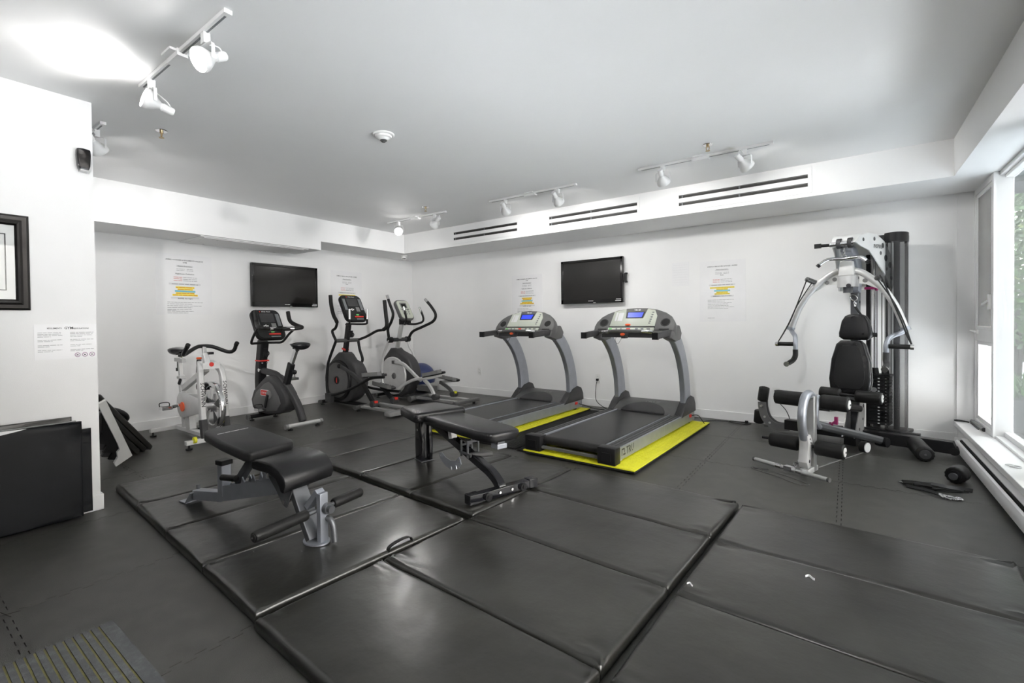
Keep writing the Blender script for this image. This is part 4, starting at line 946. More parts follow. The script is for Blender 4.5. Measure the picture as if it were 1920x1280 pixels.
# cross trainers
def foot_plate(t, c, silver, ry=0):
    mb = MB(); mb.m = M.Translation(V(c)) @ M.Rotation(R(ry), 4, 'Y'); mb.prism([(-.20, -.045), (-.14, -.062), (.12, -.068), (.19, -.05), (.205, 0), (.19, .05), (.12, .068), (-.14, .062), (-.20, .045)], -.02, .012, bev=.008, ang=50)
    p = mb.build('foot_plate', 'black' if silver else 'charcoal', t)
    mb = MB(); mb.m = M.Translation(V(c)) @ M.Rotation(R(ry), 4, 'Y')
    for k in range(6): mb.bx(-.13 + .05 * k, -.11 + .05 * k, -.05, .05, .010, .018)
    mb.build('tread_ridges', 'graphite' if silver else 'black', p, smooth=False)
    mb = MB(); mb.m = M.Translation(V(c)) @ M.Rotation(R(ry), 4, 'Y'); mb.strip([(-.17, -.066, .018), (.15, -.07, .018), (.2, -.05, .018)], .012, .05, (0, 1, 0)); mb.build('side_lip', 'grey', p, smooth=False)
def wheel_end(t, c, accent):
    w_ = MB().cyl(V(c) + V((0, -.05, 0)), V(c) + V((0, .05, 0)), .042).build('roller_wheel', 'charcoal', t, bev=.006)
    MB().box(V(c) + V((.028, 0, .028)), (.03, .05, .03), .006).build('accent', accent, w_)
e1 = thing('elliptical_trainer', 'black elliptical trainer next to the upright bike', 'elliptical', (0, -1.90, 0))
stabiliser(e1, .22, -.20, .24, m='black')
stabiliser(e1, 1.10, -.24, .20, z=.05, r=.028, m='graphite')
MB().prism(rrect(.14, .62, .04), .02, .07, bev=.012).build('rear_stabiliser', 'grey', e1).location = (1.80, 0, 0)
for y in (-.14, .14): MB().bar((1.05, y, .055), (1.76, y, .055), .075, .03, (0, 1, 0)).build('rail', 'silver', e1, bev=.004)
MB().bar((.22, 0, .05), (1.10, 0, .05), .07, .05, (0, 1, 0)).build('base_beam', 'black', e1, bev=.006)
th = lambda a, rx, rz: (.60 + rx * math.cos(a), .385 + rz * math.sin(a))
out = [th(R(k), .37, .33) for k in range(-170, 60, 10)] + [(.74, .66), (.66, .74), (.61, .77), (.53, .77), (.48, .74), (.36, .65), (.28, .56)]
MB().prism(out, -.10, .10, 'xz', bev=.03, seg=3, ang=60).build('body_shroud', 'charcoal', e1, ang=60)
for s in (-1, 1):
    ds = MB().lathe([(.0, .0), (.285, .0), (.295, -.012), (.295, -.03)], (.535, s * .125, .375), (0, s, 0), 44).build('drive_disc', 'black', e1)
    MB().lathe([(.0, .004), (.245, .004), (.25, 0)], (.535, s * .125, .375), (0, s, 0), 44).build('disc_panel', 'graphite', ds)
    MB().lathe([(.0, .009), (.055, .008), (.06, .003)], (.535, s * .125, .375), (0, s, 0), 24).build('disc_emblem', 'black', ds)
    MB().box((.535, s * .134, .375), (.018, .004, .07), .002).build('emblem_bar', 'red', ds)
MB().bar((.56, 0, .72), (.66, 0, 1.19), .055, .075, (0, 1, 0)).build('column', 'black', e1, bev=.012)
MB().bar((.566, 0, .80), (.572, 0, .825), .062, .085, (0, 1, 0)).build('accent_band', 'red', e1, smooth=False)
MB().box((.70, 0, 1.03), (.04, .05, .10), .008).torus((.73, 0, 1.02), .03, .007, (1, 0, 0)).build('bottle_cage', 'black', e1)
MB().cyl((.62, -.19, .94), (.62, .19, .94), .027).build('pivot_tube', 'graphite', e1)
cardio_console(e1, (.78, 0, 1.40), .36, .42, 28)
for s in (-1, 1):
    MB().tube(sm([(.70, 0, 1.175), (.76, s * .12, 1.17), (.86, s * .15, 1.175), (.88, s * .15, 1.21), (.88, s * .15, 1.37)], 6), .014, 10).build('fixed_handle', 'black', e1)
    MB().cyl((.88, s * .15, 1.24), (.88, s * .15, 1.38), .0165).build('pulse_sensor', 'chrome', e1)
nr = [(.52, -.20, 1.585), (.54, -.205, 1.45), (.60, -.21, 1.30), (.68, -.215, 1.20), (.64, -.21, 1.12), (.55, -.20, 1.07), (.62, -.19, .94)]
MB().tube(sm(nr, 6), [.027] * 19 + [.019] * 18, 12).build('moving_handle', 'foam', e1)
fr_ = [(1.20, .20, 1.50), (1.22, .205, 1.30), (1.23, .21, 1.15), (1.16, .21, 1.09), (1.02, .205, 1.07), (.80, .20, .99), (.62, .19, .94)]
MB().tube(sm(fr_, 6), [.027] * 19 + [.019] * 18, 12).build('moving_handle', 'foam', e1)
MB().tube(sm([(.62, -.19, .94), (.47, -.20, .68), (.42, -.20, .54), (.40, -.20, .30), (.43, -.20, .14)], 6), .020, 12).build('swing_arm', 'black', e1)
MB().tube(sm([(.62, .19, .94), (.64, .20, .80), (.70, .20, .66), (.66, .20, .56), (.64, .20, .30)], 6), .020, 12).build('swing_arm', 'black', e1)
MB().box((.46, -.20, .13), (.13, .06, .12), .015).build('link_joint', 'charcoal', e1)
MB().tube(sm([(.46, -.20, .15), (.80, -.20, .24), (1.15, -.20, .37), (1.38, -.20, .46), (1.62, -.19, .49)], 6), .019, 10).build('pedal_link', 'black', e1)
MB().tube(sm([(.64, .20, .28), (.90, .20, .25), (1.20, .20, .24), (1.50, .19, .25)], 6), .019, 10).build('pedal_link', 'black', e1)
MB().strip(sm([(.66, -.165, .585), (.80, -.17, .55), (1.02, -.175, .46), (1.16, -.18, .38)], 5), .03, [.045] * 8 + [.055] * 8, (0, 1, 0)).build('crank_arm', 'charcoal', e1, bev=.008)
MB().sphere((.66, -.175, .585), .032).build('crank_pivot', 'black', e1)
MB().bar((1.17, -.18, .39), (1.40, -.18, .13), .045, .05, (0, 1, 0)).build('roller_leg', 'black', e1, bev=.006)
MB().bar((1.14, .17, .30), (1.40, .17, .12), .045, .05, (0, 1, 0)).build('roller_leg', 'black', e1, bev=.006)
wheel_end(e1, (1.41, -.18, .125), 'red'); wheel_end(e1, (1.41, .17, .125), 'red')
foot_plate(e1, (1.42, -.18, .50), False, -6); foot_plate(e1, (1.20, .17, .31), False, 6)

e2 = thing('elliptical_trainer', 'silver elliptical trainer in the far corner', 'elliptical', (0, -1.0, 0))
stabiliser(e2, .40, -.22, .22, m='black'); stabiliser(e2, 1.22, -.26, .24, z=.06, r=.035, m='graphite')
MB().prism(rrect(.09, .54, .03), .03, .075, bev=.012).build('rear_stabiliser', 'graphite', e2).location = (2.02, .08, 0)
for y in (-.16, .20): MB().cyl((2.02, y + .04, 0), (2.02, y + .04, .03), .02).build('foot', 'black', e2)
for y in (-.13, .13): MB().bar((1.15, y, .07), (2.0, y, .07), .07, .03, (0, 1, 0)).build('rail', 'silver', e2, bev=.004)
MB().bar((.40, 0, .05), (1.22, 0, .05), .09, .05, (0, 1, 0)).build('base_beam', 'charcoal', e2, bev=.006)
th = lambda a, rx, rz: (.74 + rx * math.cos(a), .385 + rz * math.sin(a))
out = [th(R(k), .37, .345) for k in range(-180, 70, 10)] + [(.74, .75), (.69, .79), (.62, .79), (.57, .74), (.45, .62), (.39, .50)]
MB().prism(out, -.10, .10, 'xz', bev=.03, seg=3, ang=60).build('body_shroud', 'charcoal', e2, ang=60)
for s in (-1, 1):
    ds = MB().lathe([(.0, .0), (.285, .0), (.295, -.012), (.295, -.03)], (.69, s * .125, .36), (0, s, 0), 44).build('drive_disc', 'silver_paint', e2)
    MB().lathe([(.0, .022), (.03, .022), (.045, .012), (.05, 0)], (.73, s * .125, .36), (0, s, 0), 8).build('crank_hub', 'graphite', ds)
MB().bar((.67, 0, .76), (.80, 0, 1.22), .06, .05, (0, 1, 0)).build('column', 'silver', e2, bev=.01)
MB().cyl((.72, -.21, .92), (.72, .21, .92), .030).build('pivot_tube', 'charcoal', e2)
for s in (-1, 1): MB().cyl((.72, s * .15, .92), (.72, s * .215, .92), .045).build('pivot_cap', 'black', e2)
cardio_console(e2, (.86, 0, 1.385), .28, .36, 30, True)
MB().box((.86, 0, 1.20), (.12, .14, .09), .03).build('console_pod', 'black', e2)
for s in (-1, 1):
    MB().tube(sm([(.88, 0, 1.17), (.96, s * .10, 1.16), (1.06, s * .17, 1.19), (1.08, s * .18, 1.26), (1.02, s * .17, 1.40)], 6), .017, 10).build('fixed_handle', 'foam', e2)
    MB().cyl((1.045, s * .174, 1.34), (1.012, s * .168, 1.42), .0185).build('pulse_sensor', 'chrome', e2)
nr = [(.70, -.21, 1.59), (.76, -.21, 1.46), (.83, -.215, 1.32), (.78, -.21, 1.20), (.70, -.205, 1.10), (.70, -.20, 1.0), (.72, -.20, .92)]
fr_ = [(1.12, .20, 1.53), (1.24, .20, 1.42), (1.32, .205, 1.30), (1.26, .21, 1.20), (1.05, .205, 1.12), (.82, .20, 1.04), (.72, .20, .92)]
for q in (nr, fr_):
    mh = MB().tube(sm(q, 6), .022, 12).build('moving_handle', 'foam', e2); d = (V(q[0]) - V(q[1])).normalized()
    MB().cyl(V(q[0]) - d * .05, V(q[0]) + d * .02, .0235).build('grip_tip', 'chrome', mh)
MB().tube(sm([(.72, -.20, .92), (.62, -.20, .76), (.56, -.20, .62), (.54, -.20, .40), (.56, -.20, .20)], 6), .020, 12).build('swing_arm', 'silver_paint', e2)
MB().tube(sm([(.72, .20, .92), (.74, .20, .80), (.82, .20, .70), (.84, .20, .55), (.84, .20, .30)], 6), .020, 12).build('swing_arm', 'silver_paint', e2)
MB().strip(sm([(.80, -.17, .58), (.98, -.175, .565), (1.15, -.18, .47), (1.30, -.18, .37), (1.38, -.18, .34)], 5), .035, .05, (0, 1, 0)).build('crank_arm', 'silver_paint', e2, bev=.01)
MB().box((.79, -.185, .58), (.05, .03, .05), .006).build('crank_pivot', 'graphite', e2)
MB().strip(sm([(.90, -.20, .16), (1.05, -.20, .26), (1.25, -.20, .34), (1.42, -.20, .37), (1.58, -.19, .39), (1.78, -.18, .44)], 5), .035, .045, (0, 1, 0)).build('pedal_link', 'silver_paint', e2, bev=.01)
MB().strip(sm([(.90, .20, .14), (1.2, .20, .22), (1.5, .20, .29), (1.70, .19, .32)], 5), .035, .045, (0, 1, 0)).build('pedal_link', 'silver_paint', e2, bev=.01)
MB().strip(sm([(1.42, -.18, .36), (1.52, -.18, .29), (1.60, -.18, .20), (1.64, -.18, .10)], 5), .035, .05, (0, 1, 0)).build('roller_leg', 'silver_paint', e2, bev=.008)
MB().strip(sm([(1.42, .17, .28), (1.54, .17, .23), (1.64, .17, .17), (1.68, .17, .10)], 5), .035, .05, (0, 1, 0)).build('roller_leg', 'graphite', e2, bev=.008)
wheel_end(e2, (1.66, -.18, .12), 'graphite'); wheel_end(e2, (1.70, .17, .12), 'yellow')
foot_plate(e2, (1.62, -.17, .44), True, -12); foot_plate(e2, (1.60, .16, .35), True, 6)
MB().box((1.32, 0, .20), (.30, .12, .08), .02).build('link_housing', 'graphite', e2)
bl = thing('exercise_ball', 'dark blue exercise ball behind the silver elliptical trainer', 'ball', (.50, -.31, 0))
mb = MB()
prof = [(max(.001, .245 * math.sin(math.pi * k / 40) * (1 + .006 * math.cos(k * 3.1))), .245 - .245 * math.cos(math.pi * k / 40)) for k in range(41)]
mb.lathe(prof, (0, 0, 0), (0, 0, 1), 36, caps=False); mb.build('shell', 'ball_blue', bl, ang=80)
MB().cyl((.2, -.13, .245), (.206, -.134, .245), .012).build('valve', 'white_plastic', bl)
# ---------------------------------------------------------------- home gym (x right, -y towards the user, z up)
hg = thing('home_gym', 'multi station home gym with white press arms beside the window', 'home gym', (6.40, -.47, 0), -13.6)
MB().bar((-.60, 0, .085), (.60, 0, .085), .09, .10, (0, 1, 0)).prism([(.59, .035), (.68, .035), (.645, .135), (.59, .135)], -.045, .045, 'xz').build('base_beam', 'black', hg, smooth=False, bev=.006)
MB().cyl((.655, -.05, .06), (.655, .05, .06), .032).build('beam_wheel', 'black_matte', hg)
MB().bar((.0, .35, .06), (.0, -.25, .06), .09, .08).build('centre_beam', 'black', hg, smooth=False, bev=.006)
# tower: weight stack, rods, shroud
MB().bx(.03, .34, .10, .36, .11, .14).build('stack_base', 'black', hg, bev=.006)
MB().bx(.05, .31, .12, .34, 1.88, 1.935).build('top_crossbar', 'black', hg, bev=.006)
MB().bx(-.10, .08, .20, .27, 1.86, 1.90).build('top_boom', 'charcoal', hg, bev=.006)
for k in range(15):
    z = .175 + .030 * k; pl = MB().bx(.055, .205, .13, .27, z, z + .027).build('weight_plate', 'black', hg, smooth=False, bev=.003)
    MB().bx(.123, .137, .1285, .1305, z + .008, z + .018).bx(.175, .187, .1285, .1305, z + .008, z + .018).build('weight_mark', 'ink_white', pl, smooth=False)
MB().cyl((.095, .122, .50), (.095, .13, .50), .022).build('weight_pin', 'silver', hg)
MB().bx(.05, .21, .125, .275, .625, .645).cyl((.085, .20, .645), (.085, .20, .70), .035, .028).cyl((.165, .20, .645), (.165, .20, .69), .03, .024).build('stack_top', 'black', hg)
for x in (.085, .175): MB().cyl((x, .20, .13), (x, .20, 1.88), .008, n=10).build('guide_rod', 'chrome', hg)
MB().cyl((.10, .20, .14), (.10, .20, .19), .03).build('stack_bumper', 'charcoal', hg)
for x, y, z1 in ((.06, .16, 1.5), (.115, .14, 1.55), (.145, .17, 1.6), (.21, .18, 1.88)): MB().cyl((x, y, .64), (x, y, z1), .0035, n=6).build('cable', 'black', hg)
MB().bx(.02, .05, .20, .26, .10, 1.88).build('tower_upright', 'black', hg, bev=.004)
arc = [(.24 + .085 * math.cos(R(a)), .20 + .13 * math.sin(R(a))) for a in range(-140, 61, 10)]
mb = MB(); lo = [mb.v((x, y, .05)) for x, y in arc]; hi = [mb.v((x, y, 1.93)) for x, y in arc]
for i in range(len(arc) - 1): mb.f([lo[i], lo[i + 1], hi[i + 1], hi[i]])
ms_ = mb.build('mesh_shroud', 'shroud_mesh', hg, ang=80)
for z0, z1 in ((.05, .13), (1.86, 1.945)):
    mb = MB(); P = [(.24 + .088 * math.cos(R(a)), .20 + .133 * math.sin(R(a))) for a in range(-140, 61, 10)]; Q = [(.24 + .080 * math.cos(R(a)), .20 + .125 * math.sin(R(a))) for a in range(60, -141, -10)]
    mb.prism(P + Q, z0, z1); mb.build('shroud_band', 'black', ms_)
MB().bx(.225, .265, .19, .23, .10, 1.90).build('rear_upright', 'black', hg, bev=.004)
# mast and pads
MB().bx(-.03, .03, -.10, -.02, .12, 1.62).build('mast', 'gunmetal', hg, bev=.006)
for z in (1.05, 1.18, 1.32): MB().cyl((.0301, -.06, z), (.034, -.06, z), .011, n=10).build('mast_hole', 'ink', hg)
for s in (-1, 1):
    mp = MB().prism([(-.30, .10), (-.02, .10), (.03, .30), (-.02, .46), (-.12, .40), (-.20, .25)], s * .045 - .004, s * .045 + .004, 'yz').build('mast_plate', 'silver', hg, smooth=False)
    for y, z, r_ in ((-.02, .36, .018), (-.04, .24, .012), (-.15, .16, .014)): MB().cyl((s * .049, y, z), (s * .051, y, z), r_, n=12).build('plate_hole', 'ink', mp)
def padz(name, pts, y0, y1, c, tilt, m, parent, r=.02):
    mb = MB(); mb.m = M.Translation(V(c)) @ M.Rotation(R(tilt), 4, 'X'); mb.prism(pts, y0, y1, 'xz', bev=r, seg=3, ang=50); return mb.build(name, m, parent, ang=60)
bk = [(-.10, -.25), (.10, -.25), (.145, -.20), (.155, -.12), (.14, .06), (.105, .20), (.07, .235), (-.07, .235), (-.105, .20), (-.14, .06), (-.155, -.12), (-.145, -.20)]
b_ = padz('backrest', bk, -.045, .03, (0, -.22, .735), -4, 'leather', hg)
inn = [(x * .72, z * .80 + .0) for x, z in bk]
padz('mesh_insert', inn, -.050, -.042, (0, -.22, .735), -4, 'pad_matte', b_, .002)
padz('backrest_shell', [(x * 1.0, z) for x, z in bk], .03, .05, (0, -.22, .735), -4, 'graphite', b_, .006)
padz('headrest', [(-.085, -.11), (.085, -.11), (.118, -.085), (.12, -.05), (.10, .06), (.075, .105), (.045, .12), (-.045, .12), (-.075, .105), (-.10, .06), (-.12, -.05), (-.118, -.085)], -.05, .04, (.035, -.20, 1.085), -3, 'leather', hg, .022)
# thigh, leg rollers
MB().cyl((-.15, -.45, .505), (.26, -.45, .50), .012).build('thigh_bar', 'black', hg)
roller(hg, (-.02, -.45, .503), (-.17, -.45, .508), .052); roller(hg, (.09, -.45, .500), (.27, -.45, .497), .052)
MB().bar((0, -.45, .50), (0, -.10, .42), .05, .04, (1, 0, 0)).build('thigh_support', 'black', hg, bev=.004)
MB().bar((.02, -1.12, .50), (.02, -.10, .34), .09, .06, (1, 0, 0)).build('seat_rail', 'black', hg, bev=.02)
MB().bar((.0, -1.0, .44), (.0, -.55, .39), .10, .02, (1, 0, 0)).build('seat_plate', 'charcoal', hg, smooth=False)
MB().bx(-.03, .03, -1.29, -1.23, .0, .58).build('front_post', 'silver', hg, bev=.005)
MB().bx(-.03, .03, -1.42, -1.20, .0, .04).build('front_foot', 'silver_paint', hg, bev=.005)
MB().box((0, -1.23, .12), (.045, .05, .18), .006).build('post_sleeve', 'black', hg)
MB().tube(sm([(0, -1.22, .56), (0, -1.31, .60), (0, -1.40, .575), (0, -1.455, .48), (0, -1.455, .37), (0, -1.41, .27)], 6), .030, 12).build('leg_arm', 'grey_metal', hg)
MB().tube(sm([(.01, -1.14, .56), (.01, -1.20, .50), (.01, -1.20, .38), (.01, -1.12, .32)], 5), .025, 10).build('leg_stop', 'grey_metal', hg)
lp = MB().prism([(-1.44, .30), (-1.37, .30), (-1.32, .24), (-1.30, .20), (-1.35, .13), (-1.37, .06), (-1.42, .05), (-1.45, .10), (-1.43, .18), (-1.42, .24)], -.03, .03, 'yz', bev=.004).build('leg_plate', 'silver_paint', hg)
for y, z in ((-1.40, .105), (-1.385, .27), (-1.37, .24), (-1.35, .21)): MB().cyl((.030, y, z), (.033, y, z), .012 if z < .12 else .006, n=12).build('plate_hole', 'ink', lp)
MB().cyl((-.30, -1.14, .525), (.20, -1.14, .52), .012).build('upper_roller_bar', 'black', hg)
roller(hg, (-.07, -1.14, .525), (-.29, -1.14, .528), .058, both=False); roller(hg, (.03, -1.14, .523), (.21, -1.14, .52), .058)
MB().cyl((-.32, -1.33, .215), (.20, -1.33, .20), .012).build('lower_roller_bar', 'black', hg)
roller(hg, (-.06, -1.33, .207), (-.26, -1.33, .212), .056); roller(hg, (.05, -1.33, .203), (.23, -1.33, .20), .056)
# low diagonal beam, pulleys, purple knob
MB().bar((-.02, -1.18, .35), (.20, -.14, .085), .06, .065).build('front_beam', 'gunmetal', hg, bev=.02)
MB().cyl((.17, -.13, .075), (.25, -.15, .075), .042).build('beam_end_wheel', 'black', hg)
MB().cyl((.11, -.36, .052), (.15, -.37, .052), .048).build('pulley', 'black', hg)
MB().cyl((.15, -.37, .052), (.157, -.372, .052), .042).build('pulley_face', 'white_plastic', hg)
MB().cyl((.03, -.95, .30), (.05, -.95, .33), .016).cyl((.045, -.95, .32), (.075, -.95, .35), .008, n=8).box((.08, -.95, .355), (.022, .022, .06), .008).build('adjust_knob', 'plum', hg)
MB().tube(sm([(.13, -.37, .006), (.08, -.7, .006), (.02, -1.15, .008)], 6), .004, 6).build('floor_cable', 'silver', hg)
roller(hg, (.41, -.05, .085), (.52, -.34, .062), .062, 'charcoal')
MB().bar((.40, -.02, .09), (.37, .05, .085), .05, .05).build('foot_roller_arm', 'black', hg)
MB().box((.34, .12, .09), (.16, .05, .10), .02).build('rear_cap', 'charcoal', hg)
# left folding arm with two rollers
ra = MB().strip(sm([(-.56, -.02, .06), (-.68, -.05, .055), (-.77, -.05, .12), (-.81, -.03, .22), (-.82, -.02, .29)], 5), .012, .075, (0, 1, 0)).strip(sm([(-.56, .04, .06), (-.68, .02, .055), (-.77, .02, .12), (-.81, .03, .22), (-.82, .04, .29)], 5), .012, .075, (0, 1, 0)).build('side_arm', 'graphite', hg)
for x, z in ((-.78, .14), (-.73, .085), (-.815, .25)): MB().cyl((x, -.06, z), (x, .055, z), .012, n=10).build('bolt', 'silver', ra)
MB().cyl((-.83, .01, .27), (-.805, .01, .44), .012).build('roller_bar', 'black', hg)
roller(hg, (-.825, .01, .295), (-.805, .01, .445), .050, 'black_matte'); roller(hg, (-.88, .08, .18), (-.895, .09, .04), .050, 'black_matte')
# head shroud, nose pulley, lat bar
sh_ = [(-.44, 1.83), (-.36, 1.885), (-.22, 1.925), (-.05, 1.925), (.10, 1.87), (.22, 1.76), (.28, 1.62), (.29, 1.48), (.24, 1.44), (.18, 1.50), (.10, 1.58), (-.02, 1.66), (-.10, 1.72), (-.20, 1.775), (-.34, 1.80)]
for s in (-1, 1):
    FL = M.Translation((s * .085, -.42, 0)) @ M.Rotation(R(-s * 10), 4, 'Z') @ M.Translation((-s * .095, .42, 0))
    mb = MB(); mb.m = FL; mb.prism(sh_, s * .095 - .006, s * .095 + .006, 'yz', bev=.003); hs_ = mb.build('head_shroud', 'white_plastic', hg, smooth=False)
    for y, z, r_ in ((-.30, 1.86, .016), (-.10, 1.88, .018), (.06, 1.83, .024), (.12, 1.72, .03), (.02, 1.76, .018), (.20, 1.66, .028), (.23, 1.54, .02), (.14, 1.62, .016)): mb = MB(); mb.m = FL; mb.cyl((s * .101, y, z), (s * .1025, y, z), r_, n=16); mb.build('shroud_hole', 'graphite', hs_)
text([('INSPIRE', 0, 0, .05, 'LEFT')], 'head_lettering', 'grey', hg, FL @ frame((.1025, -.12, 1.80), (0, 1, 0), (0, 0, 1)), .2)
mb = MB(); mb.strip([(0, y, z) for y, z in sh_[:9]], [.17 + .34 * (y + .44) for y, z in sh_[:9]], .006, (1, 0, 0)); mb.build('shroud_top', 'white_plastic', hg)
MB().prism([(-.36, 1.83), (-.20, 1.80), (-.08, 1.72), (0, 1.60), (-.06, 1.40), (-.16, 1.42), (-.14, 1.56), (-.22, 1.68), (-.36, 1.76)], -.045, .045, 'yz', bev=.012).build('boom', 'grey_metal', hg)
MB().cyl((-.10, -.43, 1.825), (.07, -.43, 1.825), .022).build('nose_pin', 'chrome', hg)
MB().cyl((-.05, -.41, 1.83), (-.02, -.41, 1.83), .045).cyl((.03, -.41, 1.83), (.06, -.41, 1.83), .045).build('nose_pulley', 'charcoal', hg)
MB().cyl((-.10, -.43, 1.825), (-.17, -.45, 1.825), .014).box((-.185, -.452, 1.825), (.05, .02, .04), .004).build('nose_knob', 'black', hg)
MB().cyl((0, -.41, 1.79), (0, -.41, 1.73), .006, n=8).torus((0, -.41, 1.755), .016, .004, (1, 0, 0), sc=1.4).torus((0, -.41, 1.715), .014, .004, (0, 1, 0), sc=1.4).build('carabiner', 'chrome', hg)
lb = MB().tube(sm([(-.17, -.46, 1.655), (-.13, -.44, 1.69), (-.09, -.42, 1.70), (0, -.41, 1.695), (.09, -.42, 1.70), (.13, -.44, 1.69), (.17, -.46, 1.655)], 5), .015, 12).build('lat_bar', 'chrome', hg)
for s in (-1, 1): MB().cyl((s * .17, -.46, 1.655), (s * .185, -.466, 1.638), .017).build('bar_end', 'black', lb)
# press arms
MB().strip([(.075 * math.cos(R(a)), -.30 + .06 * math.sin(R(a)), 1.50) for a in range(0, 360, 15)], .10, .008, (0, 0, 1), True).build('arm_collar', 'silver_paint', hg)
MB().cyl((0, -.30, 1.40), (0, -.30, 1.66), .035).build('arm_pivot', 'gunmetal', hg)
MB().prism([(-.06, 1.55), (.06, 1.55), (.045, 1.68), (-.045, 1.68)], -.36, -.30, 'xz', bev=.01).build('arm_cap', 'white_plastic', hg)
MB().cyl((.02, -.36, 1.46), (.02, -.366, 1.46), .018, n=14).build('collar_hole', 'ink', hg)
for s in (-1, 1):
    X = lambda d: -.015 + s * d
    am = MB().tube(sm([(X(.05), -.30, 1.60), (X(.14), -.31, 1.555), (X(.26), -.33, 1.43), (X(.35), -.35, 1.27), (X(.415), -.36, 1.08)], 6), .027, 14).build('press_arm', 'silver_paint', hg)
    MB().cyl((X(.412), -.36, 1.095), (X(.422), -.36, 1.065), .033).build('arm_ring', 'grey_metal', am)
    MB().prism([(X(.05), 1.575), (X(.14), 1.53), (X(.25), 1.41), (X(.14), 1.47), (X(.05), 1.485)], -.308, -.302, 'xz').build('gusset', 'white_plastic', am, smooth=False)
    for d, z in ((.08, 1.525), (.14, 1.50)): MB().cyl((X(d), -.309, z), (X(d), -.312, z), .018, n=14).build('gusset_hole', 'grey', am)
    hd = MB().tube(sm([(X(.418), -.36, 1.075), (X(.39), -.40, 1.045), (X(.34), -.49, 1.01), (X(.325), -.53, .95), (X(.325), -.53, .89)], 6), .019, 12).build('press_handle', 'grey_metal', hg)
    MB().tube(sm([(X(.325), -.53, .89), (X(.325), -.535, .83), (X(.335), -.57, .79), (X(.345), -.68, .765)], 5), .022, 12).build('hand_grip', 'foam' if s < 0 else 'charcoal', hd)
    MB().cyl((X(.345), -.68, .765), (X(.346), -.692, .763), .023).build('grip_end', 'chrome', hd)
    MB().cyl((X(.34), -.53, .94), (X(.47), -.51, .938), .019).build('side_grip', 'foam', hd)
    MB().cyl((X(.47), -.51, .938), (X(.492), -.507, .937), .022).build('grip_end', 'chrome', hd)
    pg = MB().cyl((X(.215), -.30, 1.50), (X(.265), -.42, 1.535), .022).build('strap_peg', 'graphite', hg)
    MB().strip(sm([(X(.265), -.42, 1.535), (X(.33), -.42, 1.35), (X(.40), -.43, 1.15), (X(.44), -.47, 1.04), (X(.482), -.507, .945)], 5), .03, .004, (0, 1, .3)).build('strap', 'black_matte', hg)
    MB().strip(sm([(X(.24), -.38, 1.50), (X(.35), -.40, 1.30), (X(.42), -.42, 1.12), (X(.482), -.507, .945)], 5), .025, .004, (0, 1, .2)).build('strap', 'black_matte', hg)
MB().cyl((.08, -.12, 1.44), (.16, -.12, 1.44), .012).cyl((.165, -.12, 1.415), (.165, -.12, 1.475), .010).build('release_pin', 'plum', hg)
# strap hanging beside the headrest
ps = thing('pull_strap', 'black pull strap clipped to the home gym mast above the headrest', 'strap', (6.40, -.47, 0), -13.6)
MB().torus((.0, -.12, 1.36), .022, .005, (0, 1, 0), sc=1.4).torus((.01, -.125, 1.30), .020, .005, (1, 0, 0), sc=1.5).build('clip', 'chrome', ps)
MB().strip(sm([(.01, -.13, 1.28), (.05, -.15, 1.22), (.11, -.14, 1.12), (.14, -.13, 1.03)], 6), .03, .006, (0, 1, .4)).build('strap', 'black_matte', ps)
MB().cyl((.11, -.14, 1.02), (.17, -.12, 1.02), .020).build('handle', 'foam', ps)

# ---------------------------------------------------------------- loose things near the home gym
pbx = thing('pull_bar', 'scuffed chrome pull bar lying on the floor before the home gym', 'bar', (5.972, -1.862, 0), -29.8)
MB().cyl((-.28, 0, .034), (.28, 0, .034), .016).build('bar', 'silver', pbx)
for s in (-1, 1):
    MB().cyl((s * .28, 0, .034), (s * .295, 0, .034), .017).build('bar_end', 'graphite', pbx)
    MB().cyl((s * .06, 0, .034), (s * .10, 0, .034), .0175).build('knurled_ring', 'chrome', pbx)
MB().box((0, 0, .034), (.06, .042, .04), .006).torus((0, .04, .034), .016, .005, (0, 0, 1)).build('swivel', 'chrome', pbx)
ch = thing('chain', 'short chrome chain joining the pull bar to the leg lever', 'chain', (5.98, -1.83, .03))
for k in range(6):
    p = V((0, 0, 0)).lerp(V((.062, .09, .05)), k / 5); MB().torus(p, .014, .0035, (0, 0, 1) if k % 2 else (1, -.4, 0), 14, 6, 1.5).build('link', 'chrome', ch)
hl = thing('strap_loop', 'thin black strap loop under the pull bar', 'strap', (5.93, -1.96, 0))
MB().strip(sm([(-.20, .12, .003), (-.12, .05, .003), (-.02, .03, .003), (.06, -.02, .003), (.18, -.13, .003), (.10, -.15, .003), (.0, -.06, .003), (-.10, .0, .003), (-.19, .06, .003)], 5, True), .004, .010, (0, 0, 1), True).build('webbing', 'graphite', hl)
MB().prism(ell(.06, .016, 20), 0, .006).build('handle', 'charcoal', hl).location = (-.15, .09, 0)
lr = thing('loose_roller', 'loose black foam roller lying near the window heater', 'roller', (6.945, -1.42, 0))
roller(lr, (.025, .06, .058), (-.02, -.06, .058), .058, 'black'); MB().cyl((-.02, -.06, .058), (-.032, -.092, .058), .018).cyl((-.032, -.092, .058), (-.036, -.10, .058), .024).build('axle', 'gunmetal', lr)
spile = thing('strap_bundle', 'bundle of black webbing straps and handles on the floor near the heater', 'straps', (6.80, -1.75, 0))
